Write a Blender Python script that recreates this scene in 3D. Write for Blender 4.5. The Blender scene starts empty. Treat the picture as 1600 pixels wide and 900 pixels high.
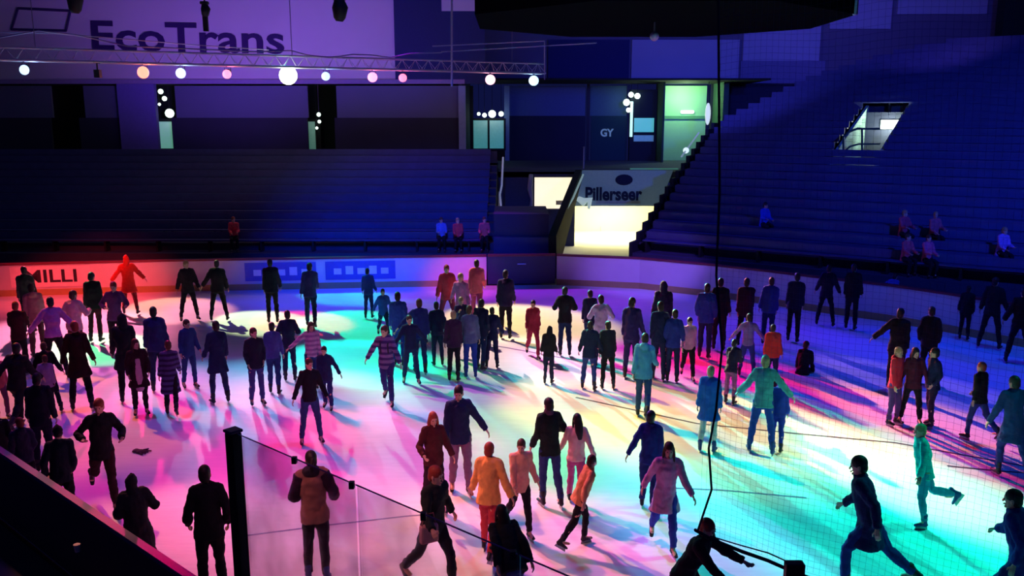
import bpy, math, random
from mathutils import Vector, Matrix, noise
random.seed(7)
R = math.radians
SC = bpy.context.scene
COL = SC.collection

# ---------------------------------------------------------------- camera
F = 1350.0; CAMH = 6.0; PITCH = math.atan(263 / F)
cd = bpy.data.cameras.new('camera'); cam = bpy.data.objects.new('camera', cd); COL.objects.link(cam)
cam.location = (0, 0, CAMH); cam.rotation_euler = (math.pi / 2 - PITCH, 0, 0)
cd.sensor_width = 36; cd.lens = F * 36 / 1600; cd.clip_end = 300
SC.camera = cam

def ray(x, y):
    dx = (x - 800) / F; dy = -(y - 450) / F
    c, s = math.cos(PITCH), math.sin(PITCH)
    return Vector((dx, c + dy * s, -s + dy * c))
def gp(x, y, z=0.0):
    """point of the place at height z seen at photo position x, y"""
    d = ray(x, y); t = (z - CAMH) / d.z
    return Vector((d.x * t, d.y * t, z))
def dp(x, y, depth):
    """point of the place at distance `depth` from the camera's wall"""
    d = ray(x, y); t = depth / d.y
    return Vector((d.x * t, depth, CAMH + d.z * t))

# ---------------------------------------------------------------- world, exposure
SC.view_settings.view_transform = 'Standard'; SC.view_settings.look = 'None'
SC.view_settings.gamma = 1; SC.view_settings.use_curve_mapping = False
SC.view_settings.exposure = 0.0
w = bpy.data.worlds.new('world'); SC.world = w; w.use_nodes = True
w.node_tree.nodes['Background'].inputs[0].default_value = (0.035, 0.05, 0.40, 1)
w.node_tree.nodes['Background'].inputs[1].default_value = 0.11
SC.cycles.use_denoising = True
SC.cycles.max_bounces = 6; SC.cycles.transparent_max_bounces = 12
SC.cycles.sample_clamp_indirect = 4

# ---------------------------------------------------------------- stage light beams
def beam(loc, target, cone, rgb, blend=.35, size=.12):
    """a spot at loc aimed at the ice; rgb is the brightness the ice should get at the target"""
    loc = Vector(loc); target = Vector(target)
    d = target - loc; loc = loc + d.normalized() * .5   # the source sits ahead of loc, clear of any lamp can
    m = max(rgb); d = target - loc; r2 = d.length_squared
    cosi = max(.15, -d.normalized().z)
    e = math.pi * m / .8 * 4 * math.pi * r2 / cosi
    l = bpy.data.lights.new('spot_bulb', 'SPOT'); l.energy = e
    l.color = tuple(c / m for c in rgb); l.spot_size = R(cone); l.spot_blend = blend
    l.shadow_soft_size = size
    o = bpy.data.objects.new('spot_bulb', l); COL.objects.link(o)
    o.location = loc; o.rotation_euler = d.to_track_quat('-Z', 'Y').to_euler()
    return o
def ice_beam(loc, target, cone, blend, power, rgb):
    d = (target - loc).normalized(); l = bpy.data.lights.new('spot_bulb', 'SPOT'); l.energy = power; l.color = rgb
    l.spot_size = R(cone); l.spot_blend = blend; l.shadow_soft_size = .12
    o = bpy.data.objects.new('spot_bulb', l); COL.objects.link(o); o.location = loc + d * .5
    o.rotation_euler = d.to_track_quat('-Z', 'Y').to_euler()
def wallbeam(loc, target, cone, rgb, power, blend=.8, size=.3):
    loc = Vector(loc); target = Vector(target)
    l = bpy.data.lights.new('wash_bulb', 'SPOT'); l.energy = power; l.color = rgb
    l.spot_size = R(cone); l.spot_blend = blend; l.shadow_soft_size = size
    o = bpy.data.objects.new('wash_bulb', l); COL.objects.link(o)
    o.location = loc; o.rotation_euler = (target - loc).to_track_quat('-Z', 'Y').to_euler()
def bulb(loc, rgb, power, size=.1):
    l = bpy.data.lights.new('bulb', 'POINT'); l.energy = power; l.color = rgb; l.shadow_soft_size = size
    o = bpy.data.objects.new('bulb', l); COL.objects.link(o); o.location = loc

# the truss runs from the left towards the far corner, 8 m up
TA = Vector((-18.6, 30.2, 8.02)); TB = Vector((1.4, 39.6, 8.02))
def tpos(k, z=7.7):
    p = TA.lerp(TB, k); return Vector((p.x, p.y, z))
def lamp_at(x):
    """place on the truss above photo column x"""
    a = (x - 800) / F
    k = (TA.x - a * TA.y) / (a * (TB.y - TA.y) - (TB.x - TA.x))
    return tpos(k)
L = lamp_at
BIG = L(460)
if True:
    GAIN = 1.3
    # key beams from the truss and from added unseen lamps: lamp column, photo spot on the ice, cone, softness, power, colour
    for lx, tx, ty, cone, bl_, pw, rgb in (
        (0, 290, 870, 18.2, 0.60, 4244.1, (1.000, 0.301, 0.160)),
        (0, 450, 800, 16.8, 0.60, 2521.9, (1.000, 0.000, 0.156)),
        (0, 620, 850, 16.8, 0.60, 1898.0, (1.000, 0.221, 0.108)),
        (0, 240, 700, 18.2, 0.60, 1144.2, (1.000, 0.000, 0.093)),
        (0, 420, 700, 18.2, 0.60, 1680.4, (1.000, 0.000, 0.000)),
        (0, 600, 700, 18.2, 0.70, 5976.3, (1.000, 0.000, 0.027)),
        (0, 800, 850, 16.8, 0.70, 6973.9, (1.000, 0.276, 0.140)),
        (0, 960, 860, 15.4, 0.70, 3882.0, (1.000, 0.116, 0.605)),
        (0, 110, 640, 21.0, 0.60, 5818.6, (1.000, 0.230, 0.000)),
        (0, 330, 610, 18.2, 0.70, 3277.2, (0.000, 0.643, 1.000)),
        (0, 490, 620, 16.8, 0.80, 5924.1, (1.000, 0.188, 0.267)),
        (0, 560, 562, 14.1, 0.35, 9643.3, (0.000, 1.000, 0.844)),
        (0, 560, 508, 14.1, 0.35, 11027.2, (0.000, 1.000, 0.492)),
        (0, 620, 466, 14.1, 0.50, 1943.0, (0.000, 0.956, 1.000)),
        (0, 535, 461, 11.3, 0.50, 5230.3, (0.000, 1.000, 0.414)),
        (0, 470, 503, 10.6, 0.40, 10041.9, (1.000, 0.021, 0.000)),
        (0, 405, 503, 10.6, 0.40, 12347.1, (0.844, 1.000, 0.480)),
        (0, 345, 485, 15.4, 0.60, 2658.9, (0.000, 0.000, 1.000)),
        (0, 275, 483, 12.7, 0.40, 12646.0, (1.000, 0.347, 0.238)),
        (0, 158, 543, 10.6, 0.30, 12826.9, (0.192, 1.000, 0.415)),
        (0, 720, 640, 16.8, 0.80, 3286.1, (1.000, 0.245, 0.912)),
        (0, 850, 690, 16.8, 0.80, 5113.0, (0.202, 1.000, 0.000)),
        (0, 960, 640, 19.6, 0.70, 8536.3, (1.000, 0.475, 0.054)),
        (0, 1080, 690, 16.8, 0.60, 3231.1, (1.000, 0.827, 0.000)),
        (0, 980, 750, 14.1, 0.80, 3959.4, (0.098, 1.000, 0.000)),
        (0, 830, 560, 18.2, 0.80, 10478.1, (1.000, 0.645, 0.587)),
        (0, 815, 502, 18.2, 0.50, 16019.4, (1.000, 0.675, 0.239)),
        (0, 960, 570, 21.0, 0.80, 6385.1, (1.000, 0.000, 0.623)),
        (0, 1100, 600, 21.0, 0.80, 2120.3, (1.000, 0.000, 0.000)),
        (684, 1200, 755, 8.3, 0.50, 34878.9, (0.000, 1.000, 0.683)),
        (746, 1320, 800, 9.5, 0.45, 6912.9, (0.000, 0.602, 1.000)),
        (819, 1460, 790, 9.3, 0.45, 25046.7, (0.000, 1.000, 0.538)),
        (833, 1560, 850, 7.0, 0.60, 41809.5, (0.000, 1.000, 0.696)),
        (730, 1290, 698, 6.8, 0.50, 14915.0, (0.000, 1.000, 0.000)),
        (788, 1400, 690, 7.1, 0.60, 10774.0, (0.000, 0.232, 1.000)),
        (833, 1520, 695, 7.4, 0.60, 48326.0, (1.000, 0.274, 0.141)),
        (710, 1250, 630, 11.9, 0.70, 29555.3, (1.000, 0.000, 0.000)),
        (772, 1370, 630, 11.5, 0.60, 1290.0, (0.031, 0.000, 1.000)),
        (833, 1510, 640, 9.2, 0.60, 12863.3, (0.416, 0.196, 1.000)),
        (647, 1130, 870, 7.0, 0.80, 30232.4, (0.299, 0.058, 1.000)),
        (736, 1300, 560, 18.4, 0.70, 6781.8, (0.097, 0.000, 1.000)),
        (788, 1400, 500, 23.3, 0.70, 703.6, (0.000, 0.000, 1.000)),
        (833, 1540, 580, 14.7, 0.70, 9746.8, (0.000, 0.000, 1.000)),
        (632, 1100, 500, 26.4, 0.80, 1391.9, (0.297, 0.088, 1.000)),
        (569, 980, 470, 30.4, 0.80, 1362.0, (0.000, 0.028, 1.000)),
        (710, 1250, 470, 26.3, 0.80, 2894.2, (0.000, 0.000, 1.000)),
        (0, 850, 460, 24.4, 0.80, 4013.0, (0.464, 0.000, 1.000)),
        (0, 700, 475, 16.8, 0.60, 1041.7, (1.000, 0.000, 0.802)),
        (0, 120, 480, 27.7, 0.80, 2847.0, (1.000, 0.000, 0.000)),
        (0, 200, 600, 15.4, 0.80, 3157.9, (1.000, 0.130, 0.673)),
        (0, 650, 590, 15.4, 0.80, 4499.6, (0.000, 1.000, 0.021)),
        (0, 720, 760, 16.8, 0.80, 1492.9, (1.000, 0.242, 0.947)),
        (216, 300, 740, 22.0, 0.80, 7855.0, (1.000, 0.000, 0.214)),
        (330, 520, 660, 20.2, 0.80, 4659.6, (0.194, 0.707, 1.000)),
        (465, 780, 700, 18.0, 0.80, 5724.1, (0.000, 1.000, 0.822)),
        (600, 1040, 660, 16.9, 0.80, 14536.3, (0.000, 1.000, 0.826)),
        (736, 1300, 690, 11.8, 0.80, 8578.0, (0.108, 0.000, 1.000)),
        (117, 110, 520, 34.8, 0.80, 8340.8, (1.000, 0.215, 0.395)),
    ):
        t_ = gp(tx, ty)   # lamp column 0 = an added unseen lamp up and behind the spot
        ice_beam(L(lx) if lx else t_ + Vector((-7.5, 8.5, 11.6)), t_, cone, bl_, pw * GAIN, rgb)
    beam(L(700), gp(1295, 695), 6, (.75, .60, .28), .6)  # extra warm beam added here, no stage lamp hangs at this column
    # added steep beams from unseen lamps keep the two bright pools solid behind the skaters
    beam((12.5, 13, 13), gp(1350, 812), 27, (0, .42, .26), .5, .3)
    beam((11.5, 15, 13), gp(1300, 698), 15, (.42, .38, .18), .6, .3)
    beam((-4, 14, 13), gp(930, 640), 24, (.10, .14, .05), .8, .3)
    # blue fill wash from unseen lamps added over the rink
    beam((-9, 18, 13), (-8, 16, 0), 62, (.07, .02, .20), .9, .5)
    beam((2, 16, 13), (0, 15, 0), 60, (.02, .03, .24), .9, .5)
    beam((12, 20, 13), (11, 19, 0), 62, (.0, .025, .34), .9, .5)
    beam((5, 26, 13), (5, 25, 0), 50, (.02, .01, .18), .9, .5)
    beam((-5, 29, 13), (-5, 28, 0), 44, (.02, .01, .24), .9, .5)
    # red and blue floods on the boards of the far end
    wallbeam((-11, 20, 8), gp(130, 440, .6), 30, (1, .05, .05), 9000)
    wallbeam((-1, 21, 8), gp(725, 430, .6), 16, (1, .06, .25), 4500)
    wallbeam((-4, 20, 8), gp(520, 430, .6), 34, (0, .04, 1), 5000)
    wallbeam((7, 20, 8), gp(1000, 420, .6), 22, (.25, .10, 1), 6500)
    wallbeam((6, 22, 9), gp(1240, 395, 2.2), 26, (0, .05, 1), 16000)
    wallbeam((15, 11, 12.5), (17, 38, 4), 66, (.02, .06, 1), 15000, 1, .5)
    wallbeam((-2, 16, 12), (-4, 34, 1.5), 36, (.02, .06, 1), 15000, 1, .5)
    # warm lamps of the near rig that catch a few faces and coats
    beam((-7, 7, 9), gp(740, 860), 24, (.20, .06, .05), .8, .2)
    beam((-2, 6, 9.5), gp(560, 700), 50, (.08, .022, .05), .8, .2)
    # violet and blue uplight on the upper walls
    wallbeam((-13, 35.5, 6.5), (-13.5, 43, 12.5), 120, (.30, .10, 1), 2100)
    wallbeam((-5, 37, 6.5), (-6, 43, 12.5), 110, (.14, .08, 1), 900)
    wallbeam((8, 36, 8.6), (10, 53, 10.5), 90, (.09, .09, 1), 2600)
    wallbeam((20, 40, 11), (22, 53, 12), 90, (.20, .12, 1), 700)

# ---------------------------------------------------------------- materials
MC = {}
def mat(name, col, rough=.7, metal=0.0, var=.12, scale=8.0, bump=0.0, emit=None, es=1.0, spec=.3, wave=None):
    key = (name, tuple(col), rough, metal)
    if key in MC: return MC[key]
    m = bpy.data.materials.new(name); m.use_nodes = True; nt = m.node_tree; b = nt.nodes['Principled BSDF']
    b.inputs['Roughness'].default_value = rough; b.inputs['Metallic'].default_value = metal
    b.inputs['Specular IOR Level'].default_value = spec
    tc = nt.nodes.new('ShaderNodeTexCoord'); nz = nt.nodes.new('ShaderNodeTexNoise')
    nz.inputs['Scale'].default_value = scale; nz.inputs['Detail'].default_value = 4
    nt.links.new(tc.outputs['Object'], nz.inputs['Vector'])
    mx = nt.nodes.new('ShaderNodeMix'); mx.data_type = 'RGBA'
    mx.inputs['A'].default_value = (*[c * (1 - var) for c in col], 1)
    mx.inputs['B'].default_value = (*[min(1, c * (1 + var)) for c in col], 1)
    nt.links.new(nz.outputs['Fac'], mx.inputs['Factor']); out = mx.outputs['Result']
    if wave:
        wv = nt.nodes.new('ShaderNodeTexWave'); wv.inputs['Scale'].default_value = wave[1]
        wv.bands_direction = wave[2] if len(wave) > 2 else 'Z'
        nt.links.new(tc.outputs['Object'], wv.inputs['Vector'])
        m2 = nt.nodes.new('ShaderNodeMix'); m2.data_type = 'RGBA'
        rp = nt.nodes.new('ShaderNodeMath'); rp.operation = 'GREATER_THAN'; rp.inputs[1].default_value = .55
        nt.links.new(wv.outputs['Fac'], rp.inputs[0]); nt.links.new(rp.outputs[0], m2.inputs['Factor'])
        nt.links.new(out, m2.inputs['A']); m2.inputs['B'].default_value = (*wave[0], 1); out = m2.outputs['Result']
    nt.links.new(out, b.inputs['Base Color'])
    if bump:
        bp = nt.nodes.new('ShaderNodeBump'); bp.inputs['Strength'].default_value = bump
        nt.links.new(nz.outputs['Fac'], bp.inputs['Height']); nt.links.new(bp.outputs['Normal'], b.inputs['Normal'])
    if emit:
        b.inputs['Emission Color'].default_value = (*emit, 1); b.inputs['Emission Strength'].default_value = es
    MC[key] = m; return m
def cloth(col, wave=None): return mat('fabric_' + '_'.join('%d' % (c * 255) for c in col) + ('p' if wave else ''), col, .85, 0, .25, 14, .25, spec=.15, wave=wave)
def glow(name, col, s): return mat(name, (.8, .8, .8), .5, emit=col, es=s)
def glassmat(name, tint=(.9, .95, 1), refl=.06):
    if name in MC: return MC[name]
    m = bpy.data.materials.new(name); m.use_nodes = True; nt = m.node_tree; nt.nodes.clear()
    o = nt.nodes.new('ShaderNodeOutputMaterial'); t = nt.nodes.new('ShaderNodeBsdfTransparent'); t.inputs[0].default_value = (*tint, 1)
    g = nt.nodes.new('ShaderNodeBsdfGlossy'); g.inputs['Roughness'].default_value = .05
    x = nt.nodes.new('ShaderNodeMixShader'); fr = nt.nodes.new('ShaderNodeFresnel'); fr.inputs[0].default_value = 1.25
    nz = nt.nodes.new('ShaderNodeTexNoise'); nz.inputs['Scale'].default_value = 3
    mu = nt.nodes.new('ShaderNodeMath'); mu.operation = 'MULTIPLY'
    nt.links.new(fr.outputs[0], mu.inputs[0]); nt.links.new(nz.outputs['Fac'], mu.inputs[1])
    nt.links.new(mu.outputs[0], x.inputs[0]); nt.links.new(t.outputs[0], x.inputs[1]); nt.links.new(g.outputs[0], x.inputs[2])
    nt.links.new(x.outputs[0], o.inputs[0]); MC[name] = m; return m

# ---------------------------------------------------------------- mesh helpers
class MB:
    def __init__(s): s.v = []; s.f = []
    def box(s, x0, x1, y0, y1, z0, z1, M=None):
        b = len(s.v)
        for z in (z0, z1):
            for (x, y) in ((x0, y0), (x1, y0), (x1, y1), (x0, y1)):
                p = Vector((x, y, z)); s.v.append(M @ p if M else p)
        for q in ((3, 2, 1, 0), (4, 5, 6, 7), (0, 1, 5, 4), (1, 2, 6, 5), (2, 3, 7, 6), (3, 0, 4, 7)): s.f.append(tuple(b + i for i in q))
        return s
    def prism(s, poly, z0, z1):
        """upright prism over a plan outline (list of x,y); z1 may be a list"""
        b = len(s.v); n = len(poly)
        for i, p in enumerate(poly): s.v.append(Vector((p[0], p[1], z0)))
        for i, p in enumerate(poly): s.v.append(Vector((p[0], p[1], z1[i] if isinstance(z1, (list, tuple)) else z1)))
        s.f.append(tuple(b + n - 1 - i for i in range(n))); s.f.append(tuple(b + n + i for i in range(n)))
        for i in range(n): j = (i + 1) % n; s.f.append((b + i, b + j, b + n + j, b + n + i))
        return s
    def quadslab(s, pts, th):
        """four corner points, thickness vector th"""
        b = len(s.v); th = Vector(th)
        for p in pts: s.v.append(Vector(p))
        for p in pts: s.v.append(Vector(p) + th)
        for q in ((3, 2, 1, 0), (4, 5, 6, 7), (0, 1, 5, 4), (1, 2, 6, 5), (2, 3, 7, 6), (3, 0, 4, 7)): s.f.append(tuple(b + i for i in q))
        return s
    def tube(s, pts, rad, ref=(1, 0, 0), n=8, round_caps=True):
        """tapered tube through pts; rad floats or (across, deep) pairs; ref = the across direction"""
        pts = [Vector(p) for p in pts]; rad = [r if isinstance(r, (tuple, list)) else (r, r) for r in rad]
        ref = Vector(ref); rings = []; m = len(pts)
        for i, p in enumerate(pts):
            t = (pts[min(i + 1, m - 1)] - pts[max(i - 1, 0)])
            if t.length < 1e-9: t = Vector((0, 0, 1))
            t.normalize(); a = ref - t * ref.dot(t)
            if a.length < 1e-3: a = Vector((0, 1, 0)) - t * t.y
            a.normalize(); c = t.cross(a); rings.append((p, a, c, rad[i], t))
        if round_caps:
            p, a, c, r, t = rings[0]; k = min(r)
            rings.insert(0, (p - t * k * .55, a, c, (r[0] * .6, r[1] * .6), t)); 
            p, a, c, r, t = rings[-1]; k = min(r)
            rings.append((p + t * k * .55, a, c, (r[0] * .6, r[1] * .6), t))
        b = len(s.v)
        for p, a, c, r, t in rings:
            for j in range(n):
                th = 2 * math.pi * j / n
                s.v.append(p + a * math.cos(th) * r[0] + c * math.sin(th) * r[1])
        for i in range(len(rings) - 1):
            for j in range(n):
                k = (j + 1) % n
                s.f.append((b + i * n + j, b + i * n + k, b + (i + 1) * n + k, b + (i + 1) * n + j))
        s.f.append(tuple(b + n - 1 - j for j in range(n))); e = b + (len(rings) - 1) * n
        s.f.append(tuple(e + j for j in range(n)))
        return s
    def ball(s, c, r, n=10, m=6, M=None):
        c = Vector(c); r = r if isinstance(r, (tuple, list)) else (r, r, r); b = len(s.v)
        def P(x, y, z):
            p = Vector((x * r[0], y * r[1], z * r[2])); return c + (M @ p if M else p)
        s.v.append(P(0, 0, -1))
        for i in range(1, m):
            ph = -math.pi / 2 + math.pi * i / m
            for j in range(n):
                th = 2 * math.pi * j / n; s.v.append(P(math.cos(th) * math.cos(ph), math.sin(th) * math.cos(ph), math.sin(ph)))
        s.v.append(P(0, 0, 1)); t = len(s.v) - 1
        for j in range(n):
            k = (j + 1) % n; s.f.append((b, b + 1 + k, b + 1 + j)); s.f.append((t, t - n + j, t - n + k))
            for i in range(m - 2): s.f.append((b + 1 + i * n + j, b + 1 + i * n + k, b + 1 + (i + 1) * n + k, b + 1 + (i + 1) * n + j))
        return s
    def mesh(s, name):
        me = bpy.data.meshes.new(name); me.from_pydata([tuple(v) for v in s.v], [], s.f); me.validate(); me.update(); return me
    def build(s, name, m, parent=None, smooth=False, bevel=0, loc=None):
        me = s.mesh(name); me.materials.append(m); o = bpy.data.objects.new(name, me); COL.objects.link(o)
        if parent: o.parent = parent
        if loc is not None: o.location = loc
        if smooth: me.polygons.foreach_set('use_smooth', [True] * len(me.polygons))
        if bevel:
            b = o.modifiers.new('bevel', 'BEVEL'); b.width = bevel; b.segments = 2; b.limit_method = 'ANGLE'
        return o
def tag(o, label=None, cat=None, group=None, kind=None):
    if label: o['label'] = label
    if cat: o['category'] = cat
    if group: o['group'] = group
    if kind: o['kind'] = kind
    return o
def thing(name, label, cat, loc=(0, 0, 0), rz=0, group=None):
    o = bpy.data.objects.new(name, None); COL.objects.link(o); o.location = loc; o.rotation_euler = (0, 0, rz)
    o.empty_display_size = .2
    return tag(o, label, cat, group)
def struct(o): o['kind'] = 'structure'; return o
def text(name, body, size, m, parent=None, loc=(0, 0, 0), rot=(math.pi / 2, 0, 0), extr=.01, width=None, bold=0.0, shear=0):
    c = bpy.data.curves.new(name, 'FONT'); c.body = body; c.size = size; c.extrude = extr; c.align_x = 'CENTER'; c.align_y = 'CENTER'
    c.offset = bold; c.shear = shear; c.materials.append(m); c.resolution_u = 3
    t = bpy.data.objects.new(name, c); COL.objects.link(t)
    bpy.context.view_layer.update()
    me = bpy.data.meshes.new_from_object(t.evaluated_get(bpy.context.evaluated_depsgraph_get()))
    bpy.data.objects.remove(t)
    if width:
        xs = [v.co.x for v in me.vertices]; k = width / (max(xs) - min(xs))
        for v in me.vertices: v.co.x *= k
    o = bpy.data.objects.new(name, me); COL.objects.link(o); o.location = loc; o.rotation_euler = rot
    if parent: o.parent = parent
    return o

# ================================================================ SETTING
# ---- ice
def icemat():
    m = bpy.data.materials.new('ice'); m.use_nodes = True; nt = m.node_tree; b = nt.nodes['Principled BSDF']
    tc = nt.nodes.new('ShaderNodeTexCoord')
    n1 = nt.nodes.new('ShaderNodeTexNoise'); n1.inputs['Scale'].default_value = .5; n1.inputs['Detail'].default_value = 6
    mp = nt.nodes.new('ShaderNodeMapping'); mp.inputs['Scale'].default_value = (.6, 5, 1); mp.inputs['Rotation'].default_value = (0, 0, .5)
    n2 = nt.nodes.new('ShaderNodeTexNoise'); n2.inputs['Scale'].default_value = 2.2; n2.inputs['Detail'].default_value = 8; n2.inputs['Roughness'].default_value = .7
    nt.links.new(tc.outputs['Object'], n1.inputs['Vector']); nt.links.new(tc.outputs['Object'], mp.inputs['Vector']); nt.links.new(mp.outputs[0], n2.inputs['Vector'])
    ad = nt.nodes.new('ShaderNodeMath'); ad.operation = 'ADD'; nt.links.new(n1.outputs['Fac'], ad.inputs[0]); nt.links.new(n2.outputs['Fac'], ad.inputs[1])
    rp = nt.nodes.new('ShaderNodeValToRGB'); rp.color_ramp.elements[0].position = .3; rp.color_ramp.elements[0].color = (.70, .73, .77, 1)
    rp.color_ramp.elements[1].position = .62; rp.color_ramp.elements[1].color = (.88, .9, .92, 1)
    hf = nt.nodes.new('ShaderNodeMath'); hf.operation = 'MULTIPLY'; hf.inputs[1].default_value = .5
    nt.links.new(ad.outputs[0], hf.inputs[0]); nt.links.new(hf.outputs[0], rp.inputs[0]); nt.links.new(rp.outputs[0], b.inputs['Base Color'])
    b.inputs['Roughness'].default_value = .5; b.inputs['Specular IOR Level'].default_value = .06
    bp = nt.nodes.new('ShaderNodeBump'); bp.inputs['Strength'].default_value = .15; nt.links.new(n2.outputs['Fac'], bp.inputs['Height']); nt.links.new(bp.outputs[0], b.inputs['Normal'])
    return m
# plan of the rink edge
def bl(t, z=0, off=0):   # near boards, t runs right and towards the camera
    u = Vector((2.9, -2.54, 0)).normalized(); n = Vector((-u.y, u.x, 0))
    return Vector((-3.5, 8.63, z)) + u * (t * 3.855) + n * off
top_px = [(-150, 417), (0, 412), (125, 409), (250, 406), (375, 404), (500, 402), (625, 400), (760, 398), (870, 397), (1000, 402), (1100, 411), (1200, 422), (1300, 434), (1390, 444), (1480, 457), (1600, 476), (1760, 506)]
far = [gp(x, y, 1.15) for x, y in top_px]; far = [Vector((p.x, p.y, 0)) for p in far]
near = [bl(-3.2) + Vector((-3.5, 4.0, 0)), bl(-2.3) + Vector((-1.0, .7, 0)), bl(-1.5), bl(-.75), bl(0), bl(.2), bl(1), bl(2), bl(3), bl(5)]
outline = far + [Vector((24, 12, 0)), Vector((25, 0, 0)), bl(5)] + near[::-1][1:] + [Vector((-20, 24, 0))]
ice = MB().prism([(p.x, p.y) for p in outline], -.12, 0).build('floor', icemat()); struct(ice)
conc = mat('dark_concrete', (.05, .055, .07), .9, var=.3, scale=2, bump=.2)
slab = MB().box(-45, 45, -6, 60, -.5, -.15).build('floor_concrete', conc); struct(slab)
# painted lines frozen into the ice
pline = mat('painted_line', (.10, .07, .12), .5); bline = mat('blue_line', (.25, .22, .42), .5)
def iceline(name, pts, wd, m):
    mb = MB()
    for a, b in zip(pts[:-1], pts[1:]):
        d = (b - a).normalized(); n = Vector((-d.y, d.x, 0)) * wd / 2
        mb.quadslab([a - n, b - n, b + n, a + n], (0, 0, .004))
    o = mb.build(name, m); return o
o = iceline('trim_1', [gp(x, y, .001) for x, y in ((900, 621), (960, 634), (1090, 662), (1250, 678), (1400, 692), (1600, 728))], .05, pline); struct(o)
o = iceline('trim_2', [gp(x, y, .001) for x, y in ((1480, 728), (1560, 736), (1700, 745))], .05, pline); struct(o)
o = iceline('trim_3', [gp(x, y, .001) for x, y in ((1040, 762), (1130, 766), (1260, 778))], .04, bline); struct(o)
o = iceline('trim_4', [gp(x, y, .001) for x, y in ((740, 534), (840, 552), (960, 575), (1060, 600))], .06, bline); struct(o)
o = iceline('trim_5', [gp(x, y, .001) for x, y in ((377, 838), (500, 822), (640, 806), (700, 802))], .035, bline); struct(o)

# ---- boards
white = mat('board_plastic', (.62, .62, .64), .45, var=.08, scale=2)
kickm = mat('kickplate', (.40, .33, .12), .5); railm = mat('board_rail', (.16, .03, .05), .5)
darkm = mat('dark_metal', (.02, .02, .025), .5, .3); steel = mat('steel', (.35, .35, .38), .35, .8)
def offs(pts, d):
    out = []
    for i, p in enumerate(pts):
        t = (pts[min(i + 1, len(pts) - 1)] - pts[max(i - 1, 0)]).normalized(); out.append(p + Vector((-t.y, t.x, 0)) * d)
    return out
def ribbon(mb, pts, d0, d1, z0, z1):
    A, B = offs(pts, d0), offs(pts, d1)
    for i in range(len(pts) - 1):
        mb.quadslab([A[i] + Vector((0, 0, z0)), A[i + 1] + Vector((0, 0, z0)), B[i + 1] + Vector((0, 0, z0)), B[i] + Vector((0, 0, z0))], (0, 0, z1 - z0))
    return mb
def boards(label, pts, rm=railm, group='white dasher boards round the ice', pm=white):
    t = thing('dasher_board', label, 'rink board', (0, 0, 0), 0, group)
    ribbon(MB(), pts, 0, .10, .22, 1.08).build('panel', pm, t)
    ribbon(MB(), pts, -.015, .10, 0, .22).build('kick_plate', kickm, t)
    ribbon(MB(), pts, -.03, .14, 1.08, 1.15).build('top_rail', rm, t)
    return t
names = {0: 'red-lit dasher board at the far left edge of the rink', 1: 'dasher board carrying dark advert lettering, under red light at the left',
         2: 'dasher board behind the person in the red hooded coat, far left', 3: 'dasher board in violet shade behind the two dark-coated skaters, far left',
         4: 'deep blue-lit dasher board left of the centre of the far side', 5: 'blue-lit dasher board at the middle of the far side with cyan ice before it',
         6: 'pink-lit dasher board just left of the dark gate', 8: 'lavender dasher board in front of the bright tunnel', 9: 'dasher board right of the bright tunnel, start of the corner curve',
         10: 'dasher board on the corner curve right of the tall dark skater', 11: 'blue-lit dasher board on the right corner curve', 12: 'dim dasher board below the right stand, left of the red-lit seats',
         13: 'dasher board under the pair of red-lit spectators on the right', 14: 'dasher board at the right edge behind three black-clad skaters', 15: 'dasher board beyond the right edge of the rink'}
for i in range(len(far) - 1):
    if i == 7:
        pts = [far[7].lerp(far[8], .02), far[7].lerp(far[8], .98)]
        t = thing('rink_gate', 'dark blue double gate in the boards beside the bright tunnel', 'gate')
        ribbon(MB(), pts, .0, .08, .05, 1.08).build('gate_panel', mat('gate_blue', (.02, .03, .10), .4), t)
        ribbon(MB(), pts, -.02, .12, 1.08, 1.16).build('top_rail', railm, t)
        q = pts[0].lerp(pts[1], .5)
        MB().tube([q + Vector((-.15, -.05, .8)), q + Vector((.15, -.05, .8))], [.02, .02]).build('latch', steel, t)
        continue
    boards(names[i], [far[i], far[i + 1]], rm=railm)
# advert on the red-lit board
a, b = far[1], far[2]; tdir = (b - a); ang = math.atan2(tdir.y, tdir.x)
adv = thing('advert_sign', 'pale advert sign with dark capital letters on the far left boards', 'sign', a.lerp(b, .62) + Vector((0, -.02, .66)), ang)
MB().box(-1.3, 1.3, -.02, 0, -.36, .36).build('sign_plate', mat('sign_white', (.8, .72, .72), .5), adv)
text('sign_lettering', 'MILLI', .62, mat('ink', (.03, .02, .03), .5), adv, (0, -.025, 0), bold=.012, width=1.7)
for i, (s, labl) in enumerate(((4, 'blue advert sign with pale lettering left of centre on the far boards'), (5, 'blue advert sign with pale lettering at the middle of the far boards'))):
    a, b = far[s], far[s + 1]; tdir = b - a
    q = thing('advert_sign', labl, 'sign', a.lerp(b, .5) + Vector((0, -.02, .66)), math.atan2(tdir.y, tdir.x))
    MB().box(-1.25, 1.25, -.02, 0, -.33, .33).build('sign_plate', mat('sign_blue', (.08, .10, .45), .5), q)
    m2 = MB()
    for k in range(5): m2.box(-.95 + k * .42, -.68 + k * .42, -.03, -.02, -.14, .16 if k % 2 else .08)
    m2.build('sign_lettering', mat('sign_pale', (.7, .7, .8), .5), q)
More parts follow.
